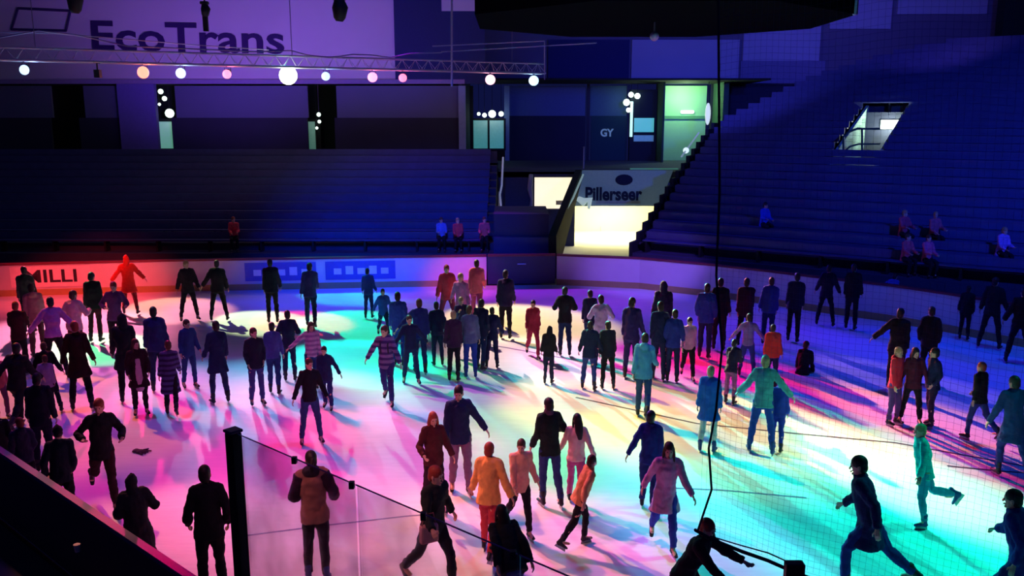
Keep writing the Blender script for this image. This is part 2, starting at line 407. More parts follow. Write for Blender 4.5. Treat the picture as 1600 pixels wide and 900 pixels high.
# near boards, seen from outside, with post and glass
def nb(t0, t1): return [bl(t0), bl(t1)][::-1]
nbt = thing('dasher_board', 'near dasher board with a blue-lit top rail at the lower left', 'rink board', group=None)
pts = [near[0], near[1], near[2], near[3], bl(.2)]
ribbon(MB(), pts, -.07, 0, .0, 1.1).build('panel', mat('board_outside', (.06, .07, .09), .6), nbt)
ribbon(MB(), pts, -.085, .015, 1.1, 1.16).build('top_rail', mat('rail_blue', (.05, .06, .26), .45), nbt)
pts = [bl(.22), bl(1), bl(2), bl(3)]
nb2 = thing('dasher_board', 'near dasher board under the glass panes below the picture', 'rink board')
ribbon(MB(), pts, -.07, 0, .0, 1.1).build('panel', white, nb2); ribbon(MB(), pts, -.085, .015, 1.1, 1.16).build('top_rail', mat('rail_blue', (.05, .06, .26), .45), nb2)

def on_near(x, y, off=0.0):
    """where the sight line meets the near board plane"""
    d = ray(x, y); p0 = bl(0, 0, off); u = (bl(1) - bl(0)).normalized(); n = Vector((-u.y, u.x, 0))
    t = n.dot(p0 - Vector((0, 0, CAMH))) / n.dot(d); return Vector((0, 0, CAMH)) + d * t
p = on_near(364, 675); 
post = thing('padded_post', 'black padded post at the end of the rink glass', 'post', (p.x, p.y, 0), math.atan2(-2.54, 2.9))
MB().box(-.062, .062, -.062, .062, 1.17, p.z).build('padding', mat('black_pad', (.010, .006, .012), .7), post, bevel=.02)
MB().box(-.07, .07, -.07, .07, p.z, p.z + .03).build('end_cap', mat('cap_purple', (.06, .03, .10), .5), post, bevel=.01)
ZG = on_near(555, 757).z
gl = glassmat('rink_glass')
cuts = [on_near(376, 760), on_near(555, 760), on_near(800, 880), None]
uu = (bl(1) - bl(0)).normalized()
ts = [(Vector((c.x, c.y, 0)) - bl(0)).dot(uu) for c in cuts[:2]]
wdt = ts[1] - ts[0]; edges = [ts[0], ts[1], ts[1] + wdt, ts[1] + 2 * wdt, ts[1] + 3 * wdt]
glabels = ['clear rink glass pane right of the black post', 'clear rink glass pane in front of the red-haired skaters', 'clear rink glass pane with the upright seam below centre', 'clear rink glass pane below the hanging net']
for i in range(4):
    a = bl(0) + uu * (edges[i] + .012); b = bl(0) + uu * (edges[i + 1] - .012)
    g = thing('rink_glass', glabels[i], 'glass', a)
    nn = Vector((-uu.y, uu.x, 0)) * .012
    MB().quadslab([Vector((0, 0, 1.17)), (b - a) + Vector((0, 0, 1.17)), (b - a) + nn + Vector((0, 0, 1.17)), nn + Vector((0, 0, 1.17))], (0, 0, ZG - 1.17)).build('pane', gl, g)
    MB().tube([Vector((0, 0, ZG)), (b - a) + Vector((0, 0, ZG))], [.006, .006], n=6).build('edge_strip', mat('edge_pink', (.35, .12, .35), .4), g)
    for kk in ((.52, .98) if i == 0 else (.46, .98)):
        q = (b - a) * kk + Vector((0, 0, ZG - .02))
        MB().box(-.022, .022, -.02, .03, -.03, .03).build('clamp', mat('clamp_black', (.02, .015, .03), .5), g, loc=q, bevel=.004)

# ---- left (far) stand
seatm = mat('tier_concrete', (.045, .05, .085), .85, var=.3, scale=1.5)
benchm = mat('bench_plastic', (.05, .06, .16), .5, var=.3, scale=3)
y0, z0 = 32.6, 1.0; NR = 11; dy, dz = .78, .29
tiers = MB()
for k in range(NR): tiers.box(-26, -.7, y0 + k * dy, y0 + NR * dy + .1, z0 + (k - 1) * dz if k else 0, z0 + k * dz)
struct(tiers.build('floor_stand_left', seatm))
struct(MB().box(-26, -.7, y0 + NR * dy, 44, 0, z0 + NR * dz - .2).build('floor_concourse_left', seatm))
bp_ = None
ORD = ['lowest', 'second', 'third', 'fourth', 'fifth', 'sixth', 'seventh', 'eighth', 'ninth', 'tenth', 'eleventh', 'twelfth', 'thirteenth', 'fourteenth', 'fifteenth', 'sixteenth', 'seventeenth', 'eighteenth', 'nineteenth', 'twentieth',
       'twenty-first', 'twenty-second', 'twenty-third', 'twenty-fourth', 'twenty-fifth', 'twenty-sixth', 'twenty-seventh', 'twenty-eighth', 'twenty-ninth', 'thirtieth', 'thirty-first']
sup_me = MB().box(0, .07, -.1, .26, 0, .42).mesh('support_leg'); sup_me.materials.append(darkm)
def supports(parent, xs):
    for x in xs:
        o = bpy.data.objects.new('support_leg', sup_me); COL.objects.link(o); o.parent = parent; o.location = (x, 0, 0)
for k in range(NR):
    mb = MB(); z = z0 + k * dz
    if bp_ is None:
        bp_ = thing('bleacher_bench', 'long dark blue bleacher bench in the unlit far stand', 'bench', (-13.5, y0 + .45, z), 0, 'benches of the far left stand')
        MB().box(-12.3, 12.5, -.15, .18, .42, .47).build('seat', benchm, bp_)
        MB().box(-12.3, 12.5, .22, .26, .48, .74).build('backrest', benchm, bp_)
        supports(bp_, [-12.2 + q * 2 for q in range(13)])
        bp_['label'] = ORD[0] + ' dark bleacher bench up from the boards in the far left stand'
    else:
        c = bp_.copy(); COL.objects.link(c); c.location = (-13.5, y0 + .45 + k * dy, z); c['label'] = ORD[k] + ' dark bleacher bench up from the boards in the far left stand'
        for ch in list(bp_.children): d = ch.copy(); COL.objects.link(d); d.parent = c
# parapet at the top of the stand
struct(MB().box(-26, -.7, y0 + NR * dy, y0 + NR * dy + .12, z0 + NR * dz - .4, z0 + NR * dz + .35).build('wall_parapet', seatm))

# ---- left concourse wall and upper wall
wallup = mat('upper_wall', (.55, .52, .60), .8, var=.08, scale=.5)
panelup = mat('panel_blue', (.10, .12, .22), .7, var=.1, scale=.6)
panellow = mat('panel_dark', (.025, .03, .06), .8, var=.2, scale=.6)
YW = 44.0; YB = 53.0
def wrect(mb, x0, y0_, x1, y1_, depth, th=.1, lift=0.0):
    a = dp(x0, y1_, depth - lift); b = dp(x1, y0_, depth - lift)
    mb.box(a.x, b.x, depth - lift, depth - lift + th, a.z, b.z); return mb
zc = dp(300, 131, YW).z; zb = dp(900, 131, YB).z
upL = MB().box(-40, -2.55, YW, YW + .4, zc, 16).build('wall_back_upper', wallup); struct(upL)
struct(wrect(MB(), 618, -60, 757, 131, YW, .1, .12).build('trim_wall_panel', mat('navy_panel', (.02, .03, .12), .8)))
struct(wrect(MB(), -200, 124, 726, 131, YW, .2, .2).build('trim_wall_ledge', mat('ledge', (.25, .2, .4), .7)))
struct(wrect(MB(), 690, -60, 755, 17, YW, .1, .26).build('trim_bright_panel', wallup))
# concourse bays: upper pale strip, lower dark panels, slots between them
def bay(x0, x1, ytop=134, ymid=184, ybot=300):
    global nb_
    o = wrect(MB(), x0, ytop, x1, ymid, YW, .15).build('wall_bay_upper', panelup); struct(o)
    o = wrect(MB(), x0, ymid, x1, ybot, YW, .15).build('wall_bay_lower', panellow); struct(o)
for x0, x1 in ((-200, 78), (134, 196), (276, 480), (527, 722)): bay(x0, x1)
struct(wrect(MB(), 196, 131, 240, 300, YW, .3, .3).build('wall_pillar', mat('pillar_blue', (.14, .12, .42), .7)))
struct(MB().box(-40, -2.55, YW + 3.0, YW + 3.2, 2, zc + .2).build('wall_back_room', mat('room_dark', (.015, .02, .02), .9)))
struct(MB().box(-40, -2.55, YW, YW + 3.2, zc, zc + .15).build('ceiling_concourse', mat('room_dark', (.015, .02, .02), .9)))
struct(MB().box(-40, -2.55, YW, YW + 3.2, 2.0, 2.3).build('floor_concourse', mat('room_dark', (.015, .02, .02), .9)))
struct(wrect(MB(), 718, 134, 727, 300, YW, .3, .3).build('trim_post', mat('pale_post', (.22, .30, .5), .6)))

greeng = glow('green_glow', (.10, .42, .26), .55); greend = glow('green_dim', (.03, .25, .16), .35)
def pane(name, x0, y0_, x1, y1_, depth, m, label, group=None, frame=.05, mull=()):
    a = dp(x0, y1_, depth); b = dp(x1, y0_, depth); w_, h_ = b.x - a.x, b.z - a.z
    t = thing(name, label, 'window', (a.x, depth, a.z), 0, group)
    MB().box(0, w_, .03, .06, 0, h_).build('pane', m, t)
    fr = MB(); f = frame
    fr.box(-f, 0, 0, .1, -f, h_ + f); fr.box(w_, w_ + f, 0, .1, -f, h_ + f); fr.box(0, w_, 0, .1, -f, 0); fr.box(0, w_, 0, .1, h_, h_ + f)
    for q in mull: fr.box(w_ * q - f / 2, w_ * q + f / 2, 0, .1, 0, h_)
    fr.build('frame', darkm, t); return t
for xx0, xx1 in ((241, 275), (478, 500)): struct(wrect(MB(), xx0, 186, xx1, 300, YW + 1.3, .1).build('wall_slot_panel', mat('room_dark', (.015, .02, .02), .9)))
pane('lit_window', 249, 190, 272, 232, YW + 1.2, greeng, 'narrow green-lit window in the slot right of the violet pillar')
pane('lit_window', 249, 236, 272, 262, YW + 1.2, greend, 'small dim green window below the narrow green-lit one')
pane('lit_window', 480, 190, 492, 240, YW + 1.2, greend, 'dim teal window strip in the dark slot right of the brightest stage lamp')

def globe(x, y, depth, r, col, s, label, group='small lamps in the concourse'):
    p = dp(x, y, depth); t = thing('concourse_lamp', label, 'lamp', p, 0, group)
    MB().ball((0, 0, 0), r, 12, 8).build('lamp_globe', glow('globe%s' % str(col), col, s), t, smooth=True)
    top_ = (zc if depth < 50 else zb) - .02
    if y < 265: MB().tube([(0, 0, r * .8), (0, 0, max(r * .8 + .05, top_ - p.z))], [.012, .012], n=6).build('stem', darkm, t)
    else: MB().tube([(0, 0, -r * .8), (0, 0, 2.3 - p.z)], [.03, .03], n=6).build('stem', darkm, t)
WG = (.75, 1, .85)
for x, y, r, lb in ((251, 143, .16, 'small white lamp just below the red stage lamp on the left'), (257, 154, .15, 'small white lamp second from top in the left slot'), (249, 163, .09, 'tiny lamp in the left slot above the round one'), (265, 177, .28, 'round white lamp above the narrow green window'), (258, 270, .14, 'small lamp at the foot of the left slot')):
    globe(x, y, YW + .8, r * .8, WG, 3 if r > .1 else 1.5, lb)
for x, y, r, lb in ((498, 179, .13, 'upper of three small lamps in the dark slot'), (499, 190, .11, 'middle of three small lamps in the dark slot'), (495, 200, .09, 'lowest of three small lamps in the dark slot')):
    globe(x, y, YW + .8, r * .8, WG, 1.6, lb)

# EcoTrans lettering and parallelogram mark on the upper wall
dk = mat('sign_dark', (.03, .01, .10), .7)
sg = thing('wall_lettering', 'large dark company lettering on the violet upper wall', 'sign', dp(292, 61, YW - .03), 0)
a = dp(143, 84, YW); b = dp(440, 38, YW)
text('letters', 'EcoTrans', (b.z - a.z) * 1.38, dk, sg, (0, 0, 0), (math.pi / 2, R(1.2), 0), .02, width=(b.x - a.x), bold=.035)
lg = thing('wall_logo', 'dark slanted rectangle outline left of the wall lettering', 'sign', dp(62, 30, YW - .03), 0)
c = [(18, 46), (103, 48), (110, 17), (28, 13)]; q = [dp(x, y, YW - .03) - dp(62, 30, YW - .03) for x, y in c]
mb = MB()
for i in range(4): mb.tube([q[i], q[(i + 1) % 4]], [.06, .06], n=6)
mb.build('outline', dk, lg)

# ---- central recess, 53 m away
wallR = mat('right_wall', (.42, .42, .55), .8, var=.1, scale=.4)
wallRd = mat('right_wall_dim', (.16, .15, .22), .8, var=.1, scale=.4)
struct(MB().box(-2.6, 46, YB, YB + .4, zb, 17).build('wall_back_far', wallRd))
struct(MB().box(-2.65, -2.5, YW, YB, 0, 16).build('wall_return', panellow))
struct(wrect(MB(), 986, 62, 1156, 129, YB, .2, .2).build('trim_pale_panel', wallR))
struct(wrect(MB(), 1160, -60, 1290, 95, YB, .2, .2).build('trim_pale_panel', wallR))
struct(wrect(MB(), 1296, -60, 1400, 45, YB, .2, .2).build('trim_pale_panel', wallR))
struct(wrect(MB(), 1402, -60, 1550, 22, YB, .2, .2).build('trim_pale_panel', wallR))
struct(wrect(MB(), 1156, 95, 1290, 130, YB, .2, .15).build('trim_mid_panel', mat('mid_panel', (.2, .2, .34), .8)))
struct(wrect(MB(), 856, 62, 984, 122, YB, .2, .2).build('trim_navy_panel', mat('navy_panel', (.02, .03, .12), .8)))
struct(wrect(MB(), 1560, -60, 1660, 110, YB, .8, 2).build('wall_dark_pillar', mat('pillar_green', (.012, .03, .02), .9)))
struct(wrect(MB(), 795, 124, 1110, 131, YB, .4, .4).build('trim_ceiling_ledge', mat('ledge2', (.1, .1, .22), .7)))
def bay2(x0, ya, x1, yb_, m, nm): struct(wrect(MB(), x0, ya, x1, yb_, YB, .15).build(nm, m))
bay2(795, 134, 915, 181, mat('p1', (.10, .16, .30), .7), 'wall_recess_panel'); bay2(795, 181, 915, 285, panellow, 'wall_recess_panel')
bay2(915, 131, 922, 285, darkm, 'trim_recess_post')
bay2(922, 134, 980, 181, mat('p2', (.08, .18, .24), .7), 'wall_recess_panel'); bay2(922, 181, 980, 285, mat('p3', (.02, .07, .08), .8), 'wall_recess_panel')
bay2(1105, 131, 1300, 285, panellow, 'wall_recess_panel')
# dark door with teal panes
pane('glass_door', 740, 188, 787, 232, YB - .62, glow('teal', (.03, .28, .24), .55), 'dark double door with teal lit panes left of the recess', mull=(.5,), frame=.12)
struct(wrect(MB(), 734, 134, 739, 300, YB - .6, .3).build('trim_door_jamb', darkm)); struct(wrect(MB(), 788, 134, 796, 300, YB - .6, .3).build('trim_door_jamb', mat('pale_post', (.22, .30, .5), .6)))
struct(wrect(MB(), 739, 232, 789, 300, YB - .6, .3).build('wall_door_base', mat('brown_dark', (.03, .015, .015), .8)))
for x, y, r, lb in ((748, 178, .10, 'leftmost lamp of the row above the teal door'), (757, 180, .13, 'second lamp of the row above the teal door'), (769, 178, .22, 'largest lamp of the row above the teal door'), (783, 178, .15, 'rightmost lamp of the row above the teal door')):
    globe(x, y, YB - 1.2, r, WG, 6, lb)
for x, y, r, lb in ((986, 148, .16, 'upper left lamp above the dark kiosk'), (996, 150, .17, 'upper right lamp above the dark kiosk'), (979, 160, .2, 'lamp at the left shoulder of the dark kiosk'), (982, 172, .14, 'small lamp lower on the kiosk edge')):
    globe(x, y, YB - 1.0, r, WG, 6, lb)
# kiosk with screens
k = thing('kiosk', 'dark kiosk with green lit menu board beside the green wall', 'kiosk', dp(1003, 262, YB - .7), 0)
a = dp(981, 262, YB - .7); b = dp(1026, 140, YB - .7); W = b.x - a.x; H = b.z - a.z
MB().box(-W / 2, W / 2, 0, .5, 0, H).build('housing', mat('kiosk_black', (.012, .02, .02), .6), k)
MB().box(-W / 2 + .25, W / 2 - .15, -.03, 0, H * .46, H * .64).build('menu_board', glow('menu', (.04, .40, .27), .9), k)
MB().box(-W / 2 + .25, W / 2 - .15, -.03, 0, H * .34, H * .42).build('counter_light', greend, k)
MB().box(-W / 2, -W / 2 + .16, -.06, 0, H * .40, H * .85).build('light_strip', glow('strip', (.5, .9, .75), 1.2), k)
# small sign on the teal panel
s = thing('wall_sign', 'small pale sign with two letters on the teal panel', 'sign', dp(948, 208, YB - .03))
text('letters', 'GY', .62, mat('pale_letter', (.4, .6, .6), .6, emit=(.2, .4, .4), es=.25), s, (0, 0, 0), width=.8, bold=.02)
# green-lit end wall of the concourse
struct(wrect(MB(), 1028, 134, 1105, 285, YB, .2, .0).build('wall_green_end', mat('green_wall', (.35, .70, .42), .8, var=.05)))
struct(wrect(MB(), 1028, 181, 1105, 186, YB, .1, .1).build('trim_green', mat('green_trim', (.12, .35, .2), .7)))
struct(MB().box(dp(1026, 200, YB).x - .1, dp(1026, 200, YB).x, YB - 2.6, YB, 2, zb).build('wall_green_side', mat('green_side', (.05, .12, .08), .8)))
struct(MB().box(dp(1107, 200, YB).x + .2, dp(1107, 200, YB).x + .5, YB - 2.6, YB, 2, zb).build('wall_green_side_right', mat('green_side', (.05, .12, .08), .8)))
p = dp(1070, 158, YB - 1.4); bulb(p + Vector((0, 0, .3)), (.62, 1, .50), 210, .3)
t = thing('tube_lamp', 'white tube lamp low on the green end wall', 'lamp', dp(1074, 175, YB - .10))
MB().tube([(-.35, 0, 0), (.35, 0, 0)], [.09, .09], n=8).build('tube', glow('tubeglow', (.8, 1, .8), 2.5), t); MB().box(-.42, .42, .02, .1, -.06, .06).build('holder', steel, t)
t = thing('oval_lamp', 'tall oval lamp hanging right of the green end wall', 'lamp', dp(1106, 178, YB - 3))
MB().ball((0, 0, 0), (.16, .12, .62), 12, 10).build('shade', glow('oval', (.7, .85, .75), .8), t, smooth=True); MB().tube([(0, 0, .6), (0, 0, zb - t.location.z)], [.02, .02], n=6).build('cord', darkm, t)
struct(MB().box(-2.5, 14, YB - 5, YB, zb, zb + .1).build('ceiling_recess_upper', mat('room_dark', (.015, .02, .02), .9)))
# recess floor slab edge
a = dp(795, 285, 44); zt = dp(900, 263, 44.2).z
struct(MB().box(-2.5, 10.5, 43.6, YB, zt - .25, zt).build('floor_recess', mat('slab_edge', (.08, .09, .16), .8)))
struct(MB().box(dp(985, 263, 43.4).x, dp(1060, 263, 43.4).x, 43.4, 43.6, zt - .06, zt + .04).build('trim_green_edge', mat('edge_green', (.25, .55, .35), .7, emit=(.1, .4, .25), es=.25)))
# front wall of the recess: opening, lit room window and banner
zf = 0; YT = 41.5
xa, xb = dp(780, 330, YT).x, dp(868, 330, YT).x
wl = dp(831, 327, YT); wh = dp(897, 272, YT)
fw = mat('recess_front', (.05, .06, .10), .8, var=.2)
mb = MB(); mb.box(-.65, wl.x, YT, YT + .3, 0, zt); mb.box(wl.x, wh.x, YT, YT + .3, 0, wl.z); mb.box(wl.x, wh.x, YT, YT + .3, wh.z, zt)
mb.box(wh.x, wh.x + .06, YT, YT + .3, 0, zt); struct(mb.build('wall_recess_front', fw))
struct(MB().box(-.65, 10.5, YT, 43.8, zt - .28, zt - .02).build('ceiling_recess', fw))
pane('lit_window', 835, 274, 895, 326, YT + .1, glow('cream_window', (1, .90, .62), 1.05), 'cream lit window left of the hanging banner', frame=.06)
t = thing('window_curtain', 'grey tied curtain at the left side of the cream window', 'curtain', dp(829, 328, YT - .05)); h = wh.z - wl.z
MB().tube([(0, 0, 0), (.05, 0, h * .3), (-.04, 0, h * .6), (.02, 0, h)], [(.10, .05), (.06, .04), (.13, .05), (.10, .05)], n=10).build('cloth', mat('curtain', (.35, .36, .33), .9), t, smooth=True)
# tunnel
TL, TR = dp(868, 395, YT).x, dp(1075, 395, YT).x
cream = mat('tunnel_cream', (.82, .80, .62), .8, var=.06, scale=1)
zt1 = dp(950, 320, YT).z
mb = MB(); mb.box(TL, TR, YT + 6, YT + 6.2, -.1, zt1 + .5)
struct(mb.build('wall_tunnel_end', cream))
struct(MB().box(TL - .2, TL, YT + .3, YT + 6, -.1, zt1).build('wall_tunnel_left', mat('tunnel_mint', (.45, .72, .58), .8)))
struct(MB().box(TR, TR + .2, YT, YT + 6, -.1, zt1).build('wall_tunnel_right', cream))
struct(MB().box(TL, TR, YT, YT + 6, zt1, zt1 + .2).build('ceiling_tunnel', cream))
struct(MB().box(TL, TR, 32, YT + 6, -.12, -.02).build('floor_tunnel', cream))
l = bpy.data.lights.new('tunnel_tube', 'AREA'); l.energy = 330; l.shape = 'RECTANGLE'; l.size = 3.5; l.size_y = 4; l.color = (1, .93, .62)
o = bpy.data.objects.new('tunnel_tube', l); COL.objects.link(o); o.location = ((TL + TR) / 2, YT + 3, zt1 - .05)
t = thing('tunnel_curtain', 'thin cream curtain seam hanging in the bright tunnel', 'curtain', dp(938, 396, YT + 5.8))
MB().tube([(0.05, 0, 0), (0, 0, .9), (-.02, 0, 1.5)], [(.05, .03), (.035, .02), (.01, .01)], n=8).build('fold', mat('curtain_fold', (.55, .50, .35), .9), t, smooth=True)
# banner
B0 = [dp(x, y, YT - .3) for x, y in ((893, 322), (1030, 322), (1052, 266), (910, 266))]
bn = thing('banner', 'grey-blue hanging banner with dark emblem and lettering above the tunnel', 'banner', B0[0])
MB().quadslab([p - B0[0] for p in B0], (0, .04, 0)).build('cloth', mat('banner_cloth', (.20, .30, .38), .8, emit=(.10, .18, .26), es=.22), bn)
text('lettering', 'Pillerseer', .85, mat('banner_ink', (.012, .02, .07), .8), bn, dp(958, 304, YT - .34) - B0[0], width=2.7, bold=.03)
MB().ball(dp(975, 281, YT - .33) - B0[0], (.42, .02, .26), 14, 8).build('emblem', mat('banner_ink', (.012, .02, .07), .8), bn)
MB().quadslab([dp(x, y, YT - .33) - B0[0] for x, y in ((930, 318), (1000, 318), (1001, 314), (931, 314))], (0, -.01, 0)).build('underline', mat('banner_pale', (.35, .42, .5), .8), bn)
t = thing('white_cloth', 'crumpled white cloth hanging at the lower left of the banner', 'cloth', dp(905, 322, YT - .6))
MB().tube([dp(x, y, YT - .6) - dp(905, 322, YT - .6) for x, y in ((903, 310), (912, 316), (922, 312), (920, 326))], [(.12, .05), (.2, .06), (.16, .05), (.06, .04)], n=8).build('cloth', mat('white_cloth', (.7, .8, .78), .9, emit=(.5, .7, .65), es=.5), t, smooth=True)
# stair parapet (dark slanting edge) left of the tunnel
A1 = gp(869, 397, .9); A1 = Vector((A1.x, 32.4, 0)); A1.x = (869 - 800) / F * 33.2; ztop1 = dp(869, 397, 32.4).z
e = dp(908, 266, 41.3)
st = thing('stair_parapet', 'dark sloping stair parapet left of the bright tunnel', 'parapet', (0, 0, 0))
P0 = dp(870, 396, 32.4); P1 = dp(869, 372, 32.6); P2 = dp(909, 265, 41.2)
MB().quadslab([Vector((P0.x, P0.y, .05)), Vector((P2.x, P2.y, P2.z - .55)), Vector((P2.x, P2.y, P2.z)), Vector((P1.x, P1.y, P1.z + .1))], (-.3, 0, 0)).build('wall_slab', mat('parapet_black', (.012, .018, .02), .8), st)
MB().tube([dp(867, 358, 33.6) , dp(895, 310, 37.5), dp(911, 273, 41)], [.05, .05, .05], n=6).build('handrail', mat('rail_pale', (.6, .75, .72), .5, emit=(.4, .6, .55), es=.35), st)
# low front block and panel between left stand and parapet
P = dp(781, 335, 33.0); Q = dp(869, 395, 33.0)
struct(MB().box(-.7, Q.x - .3, 32.9, 36, 0, dp(800, 334, 33).z).build('wall_stair_block', mat('stair_block', (.035, .035, .08), .8)))
struct(MB().box(-.7, Q.x - .1, 32.6, 32.9, 0, dp(800, 371, 32.6).z).build('wall_stair_front', mat('stair_front', (.05, .06, .14), .8)))
t = thing('handrail', 'pale upright handrail at the right end of the far left stand', 'handrail', (0, 0, 0))
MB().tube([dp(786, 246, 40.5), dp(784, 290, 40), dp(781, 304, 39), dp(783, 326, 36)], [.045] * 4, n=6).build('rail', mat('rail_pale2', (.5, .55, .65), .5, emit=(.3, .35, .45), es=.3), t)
MB().tube([dp(779, 300, 39.5), dp(779, 324, 37)], [.03] * 2, n=6).build('baluster', steel, t)
t = thing('flag_pole', 'short pale pole standing on the recess slab', 'pole', dp(912, 263, 44))
MB().tube([(0, 0, 0), (0, 0, 1.0)], [.04, .03], n=6).build('pole', mat('pole_pale', (.4, .45, .55), .5), t)
MB().ball((0, 0, 1.04), .05, 8, 6).build('finial', steel, t, smooth=True)

# ---- right stand
U = Vector((.834, -.552, 0)); N = Vector((.552, .834, 0)); O = Vector((4.55, 31.7, 0))
def rp(D, s, z=0): return O + N * D + U * s + Vector((0, 0, z))
RD, RZ = .8, .288; NRR = 31
def rz(D): return 1.15 + .36 * D
# vomitory hole
def stand_hit(x, y):
    d = ray(x, y); o = Vector((0, 0, CAMH)); # plane z = 1.15 + .36*(p-O).N
    # CAMH + t dz = 1.15 + .36*((t d - O).N)
    t = (1.15 - .36 * O.dot(N) - CAMH) / (d.z - .36 * d.dot(N)); p = o + d * t
    return (p - O).dot(N), (p - O).dot(U), p
h1 = stand_hit(1303, 250); h2 = stand_hit(1372, 247); h3 = stand_hit(1440, 147); h4 = stand_hit(1358, 147)
print('vomitory', [(round(a, 1), round(b, 1), tuple(round(c, 1) for c in p)) for a, b, p in (h1, h2, h3, h4)])
S0P = [stand_hit(x, y)[:2] for x, y in ((990, 393), (1052, 292), (1112, 206), (1165, 180), (1200, 163), (1250, 139), (1350, 108), (1440, 85), (1560, 72))]
print('outline', [(round(a, 1), round(b, 1)) for a, b in S0P])
def s0(D):
    if D <= S0P[0][0]: return S0P[0][1]
    for (a, b), (c, d) in zip(S0P[:-1], S0P[1:]):
        if a < D <= c: return b + (d - b) * (D - a) / (c - a)
    return S0P[-1][1]
HS0, HS1 = h1[1], h2[1]; HD0, HD1 = (h1[0] + h2[0]) / 2, min(h4[0], h1[0] + 5.2)
SEND = 34
tb = MB()
for k in range(NRR):
    D0, D1 = k * RD, (k + 1) * RD; z1 = rz(D0); zb_ = 0 if k == 0 else rz(D0 - RD) - .3
    segs = [(s0(D0), SEND)]
    if HD0 - .4 < D0 < HD1: segs = [(s0(D0), HS0), (HS1, SEND)]
    for a, b in segs:
        q = [rp(D0, a), rp(D0, b), rp(D1, b), rp(D1, a)]
        if k == 0 or HD0 - 1.3 < D0 < HD1 + .8: zz = 0
        else: zz = zb_
        tb.prism([(p.x, p.y) for p in q], zz, z1)
struct(tb.build('floor_stand_right', seatm))
# side wall along the left edge of the right stand
mb = MB()
for k in range(NRR):
    D0, D1 = k * RD, (k + 1) * RD; sa = s0(D0)
    e_ = sa if D0 > 11 else s0(D1); q = [rp(D0, sa - .15), rp(D0, sa), rp(D1, e_), rp(D1, e_ - .15)]
    mb.prism([(p.x, p.y) for p in q], 0, rz(D0) + .38)
struct(mb.build('wall_stand_side', mat('parapet_black', (.012, .018, .02), .8)))
t = thing('handrail', 'pale handrail along the upper left edge of the right stand', 'handrail', (0, 0, 0))
a, b = rp(7.6, s0(7.6) - .25, rz(7.6) + .5), rp(10.4, s0(10.4) - .25, rz(10.4) + .5)
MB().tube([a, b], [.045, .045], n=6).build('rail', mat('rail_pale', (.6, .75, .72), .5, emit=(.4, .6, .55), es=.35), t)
MB().ball(a.lerp(b, .25), .14, 10, 8).build('lamp_globe', glow('railglobe', (.7, .9, .9), 1), t)
bench = None; angR = math.atan2(U.y, U.x)
for k in range(NRR - 1):
    D = k * RD + .42; sa = s0(k * RD) + .25
    segs = [(sa, SEND)]
    if HD0 - .6 < k * RD < HD1: segs = [(sa, HS0 - .15), (HS1 + .15, SEND)]
    for a, b in segs:
        if b - a < .5: continue
        where = '' if len(segs) == 1 else (', left of the lit stairway' if a == sa else ', right of the lit stairway')
        t = thing('bleacher_bench', ORD[k] + ' dark bench up from the boards, right stand' + where, 'bench', rp(D, a, rz(k * RD)), angR, 'benches of the right stand')
        MB().box(0, b - a, -.15, .18, .42, .47).build('seat', benchm, t); MB().box(0, b - a, .22, .26, .48, .76).build('backrest', benchm, t)
        n_ = max(1, int((b - a) / 2)); supports(t, [.1 + j * (b - a - .3) / n_ for j in range(n_ + 1)])
# vomitory interior
def rbox(mb, D0, D1, sa, sb, za, zb2): 
    q = [rp(D0, sa), rp(D0, sb), rp(D1, sb), rp(D1, sa)]; mb.prism([(p.x, p.y) for p in q], za, zb2); return mb
fl = h1[2].z - .25
mint = mat('mint_wall', (.40, .62, .50), .8, var=.05); blk = mat('block_wall', (.60, .66, .42), .8, wave=((.42, .48, .30), 1.6))
struct(rbox(MB(), HD0 - .4, HD1 + .8, HS0, HS1, fl - .2, fl).build('floor_vomitory', mat('vom_floor', (.35, .42, .36), .8)))
mb = MB(); q = [rp(HD0 - .3, HS0 - .12), rp(HD0 - .3, HS0), rp(HD1 + .8, HS0), rp(HD1 + .8, HS0 - .12)]
mb.prism([(p.x, p.y) for p in q], fl - .2, [rz(HD0) + .1, rz(HD0) + .1, rz(HD1 + .8) + .15, rz(HD1 + .8) + .15]); struct(mb.build('wall_vomitory_left', mint))
mb = MB(); q = [rp(HD0 - .3, HS1), rp(HD0 - .3, HS1 + .12), rp(HD1 + .8, HS1 + .12), rp(HD1 + .8, HS1)]
mb.prism([(p.x, p.y) for p in q], fl - .2, [rz(HD0) + .1, rz(HD0) + .1, rz(HD1 + .8) + .15, rz(HD1 + .8) + .15]); struct(mb.build('wall_vomitory_right', mint))
struct(rbox(MB(), HD1 + .6, HD1 + .8, HS0, HS1, fl, rz(HD1 + .8) - .35).build('wall_vomitory_end', blk))
print('vom', HS0, HS1, HD0, HD1, fl, rz(HD1))
c = rp(HD1 - .2, (HS0 + HS1) / 2 + .3, rz(HD1) - .55); bulb(c, (.85, 1, .80), 150, .12)
t = thing('floodlight', 'bright white floodlight in the top of the stairway opening', 'lamp', rp(HD1 + .3, HS1 - .6, rz(HD1) - .45), angR)
MB().box(-.42, .42, -.04, .12, -.22, .25).build('housing', steel, t, bevel=.03); MB().box(-.38, .38, -.07, -.04, -.19, .22).build('lens', glow('flood', (.85, 1, .9), 5), t, bevel=.02); MB().box(-.05, .05, .1, .3, -.03, .03).build('bracket', darkm, t)
t = thing('handrail', 'dark green tubular handrail in the lit stairway opening', 'handrail', (0, 0, 0))
pts = [(1318, 252), (1318, 214), (1326, 206), (1340, 201), (1374, 201)]; dm = rp(HD0 + .6, HS0 + .5).y
mb = MB(); Dh = dm
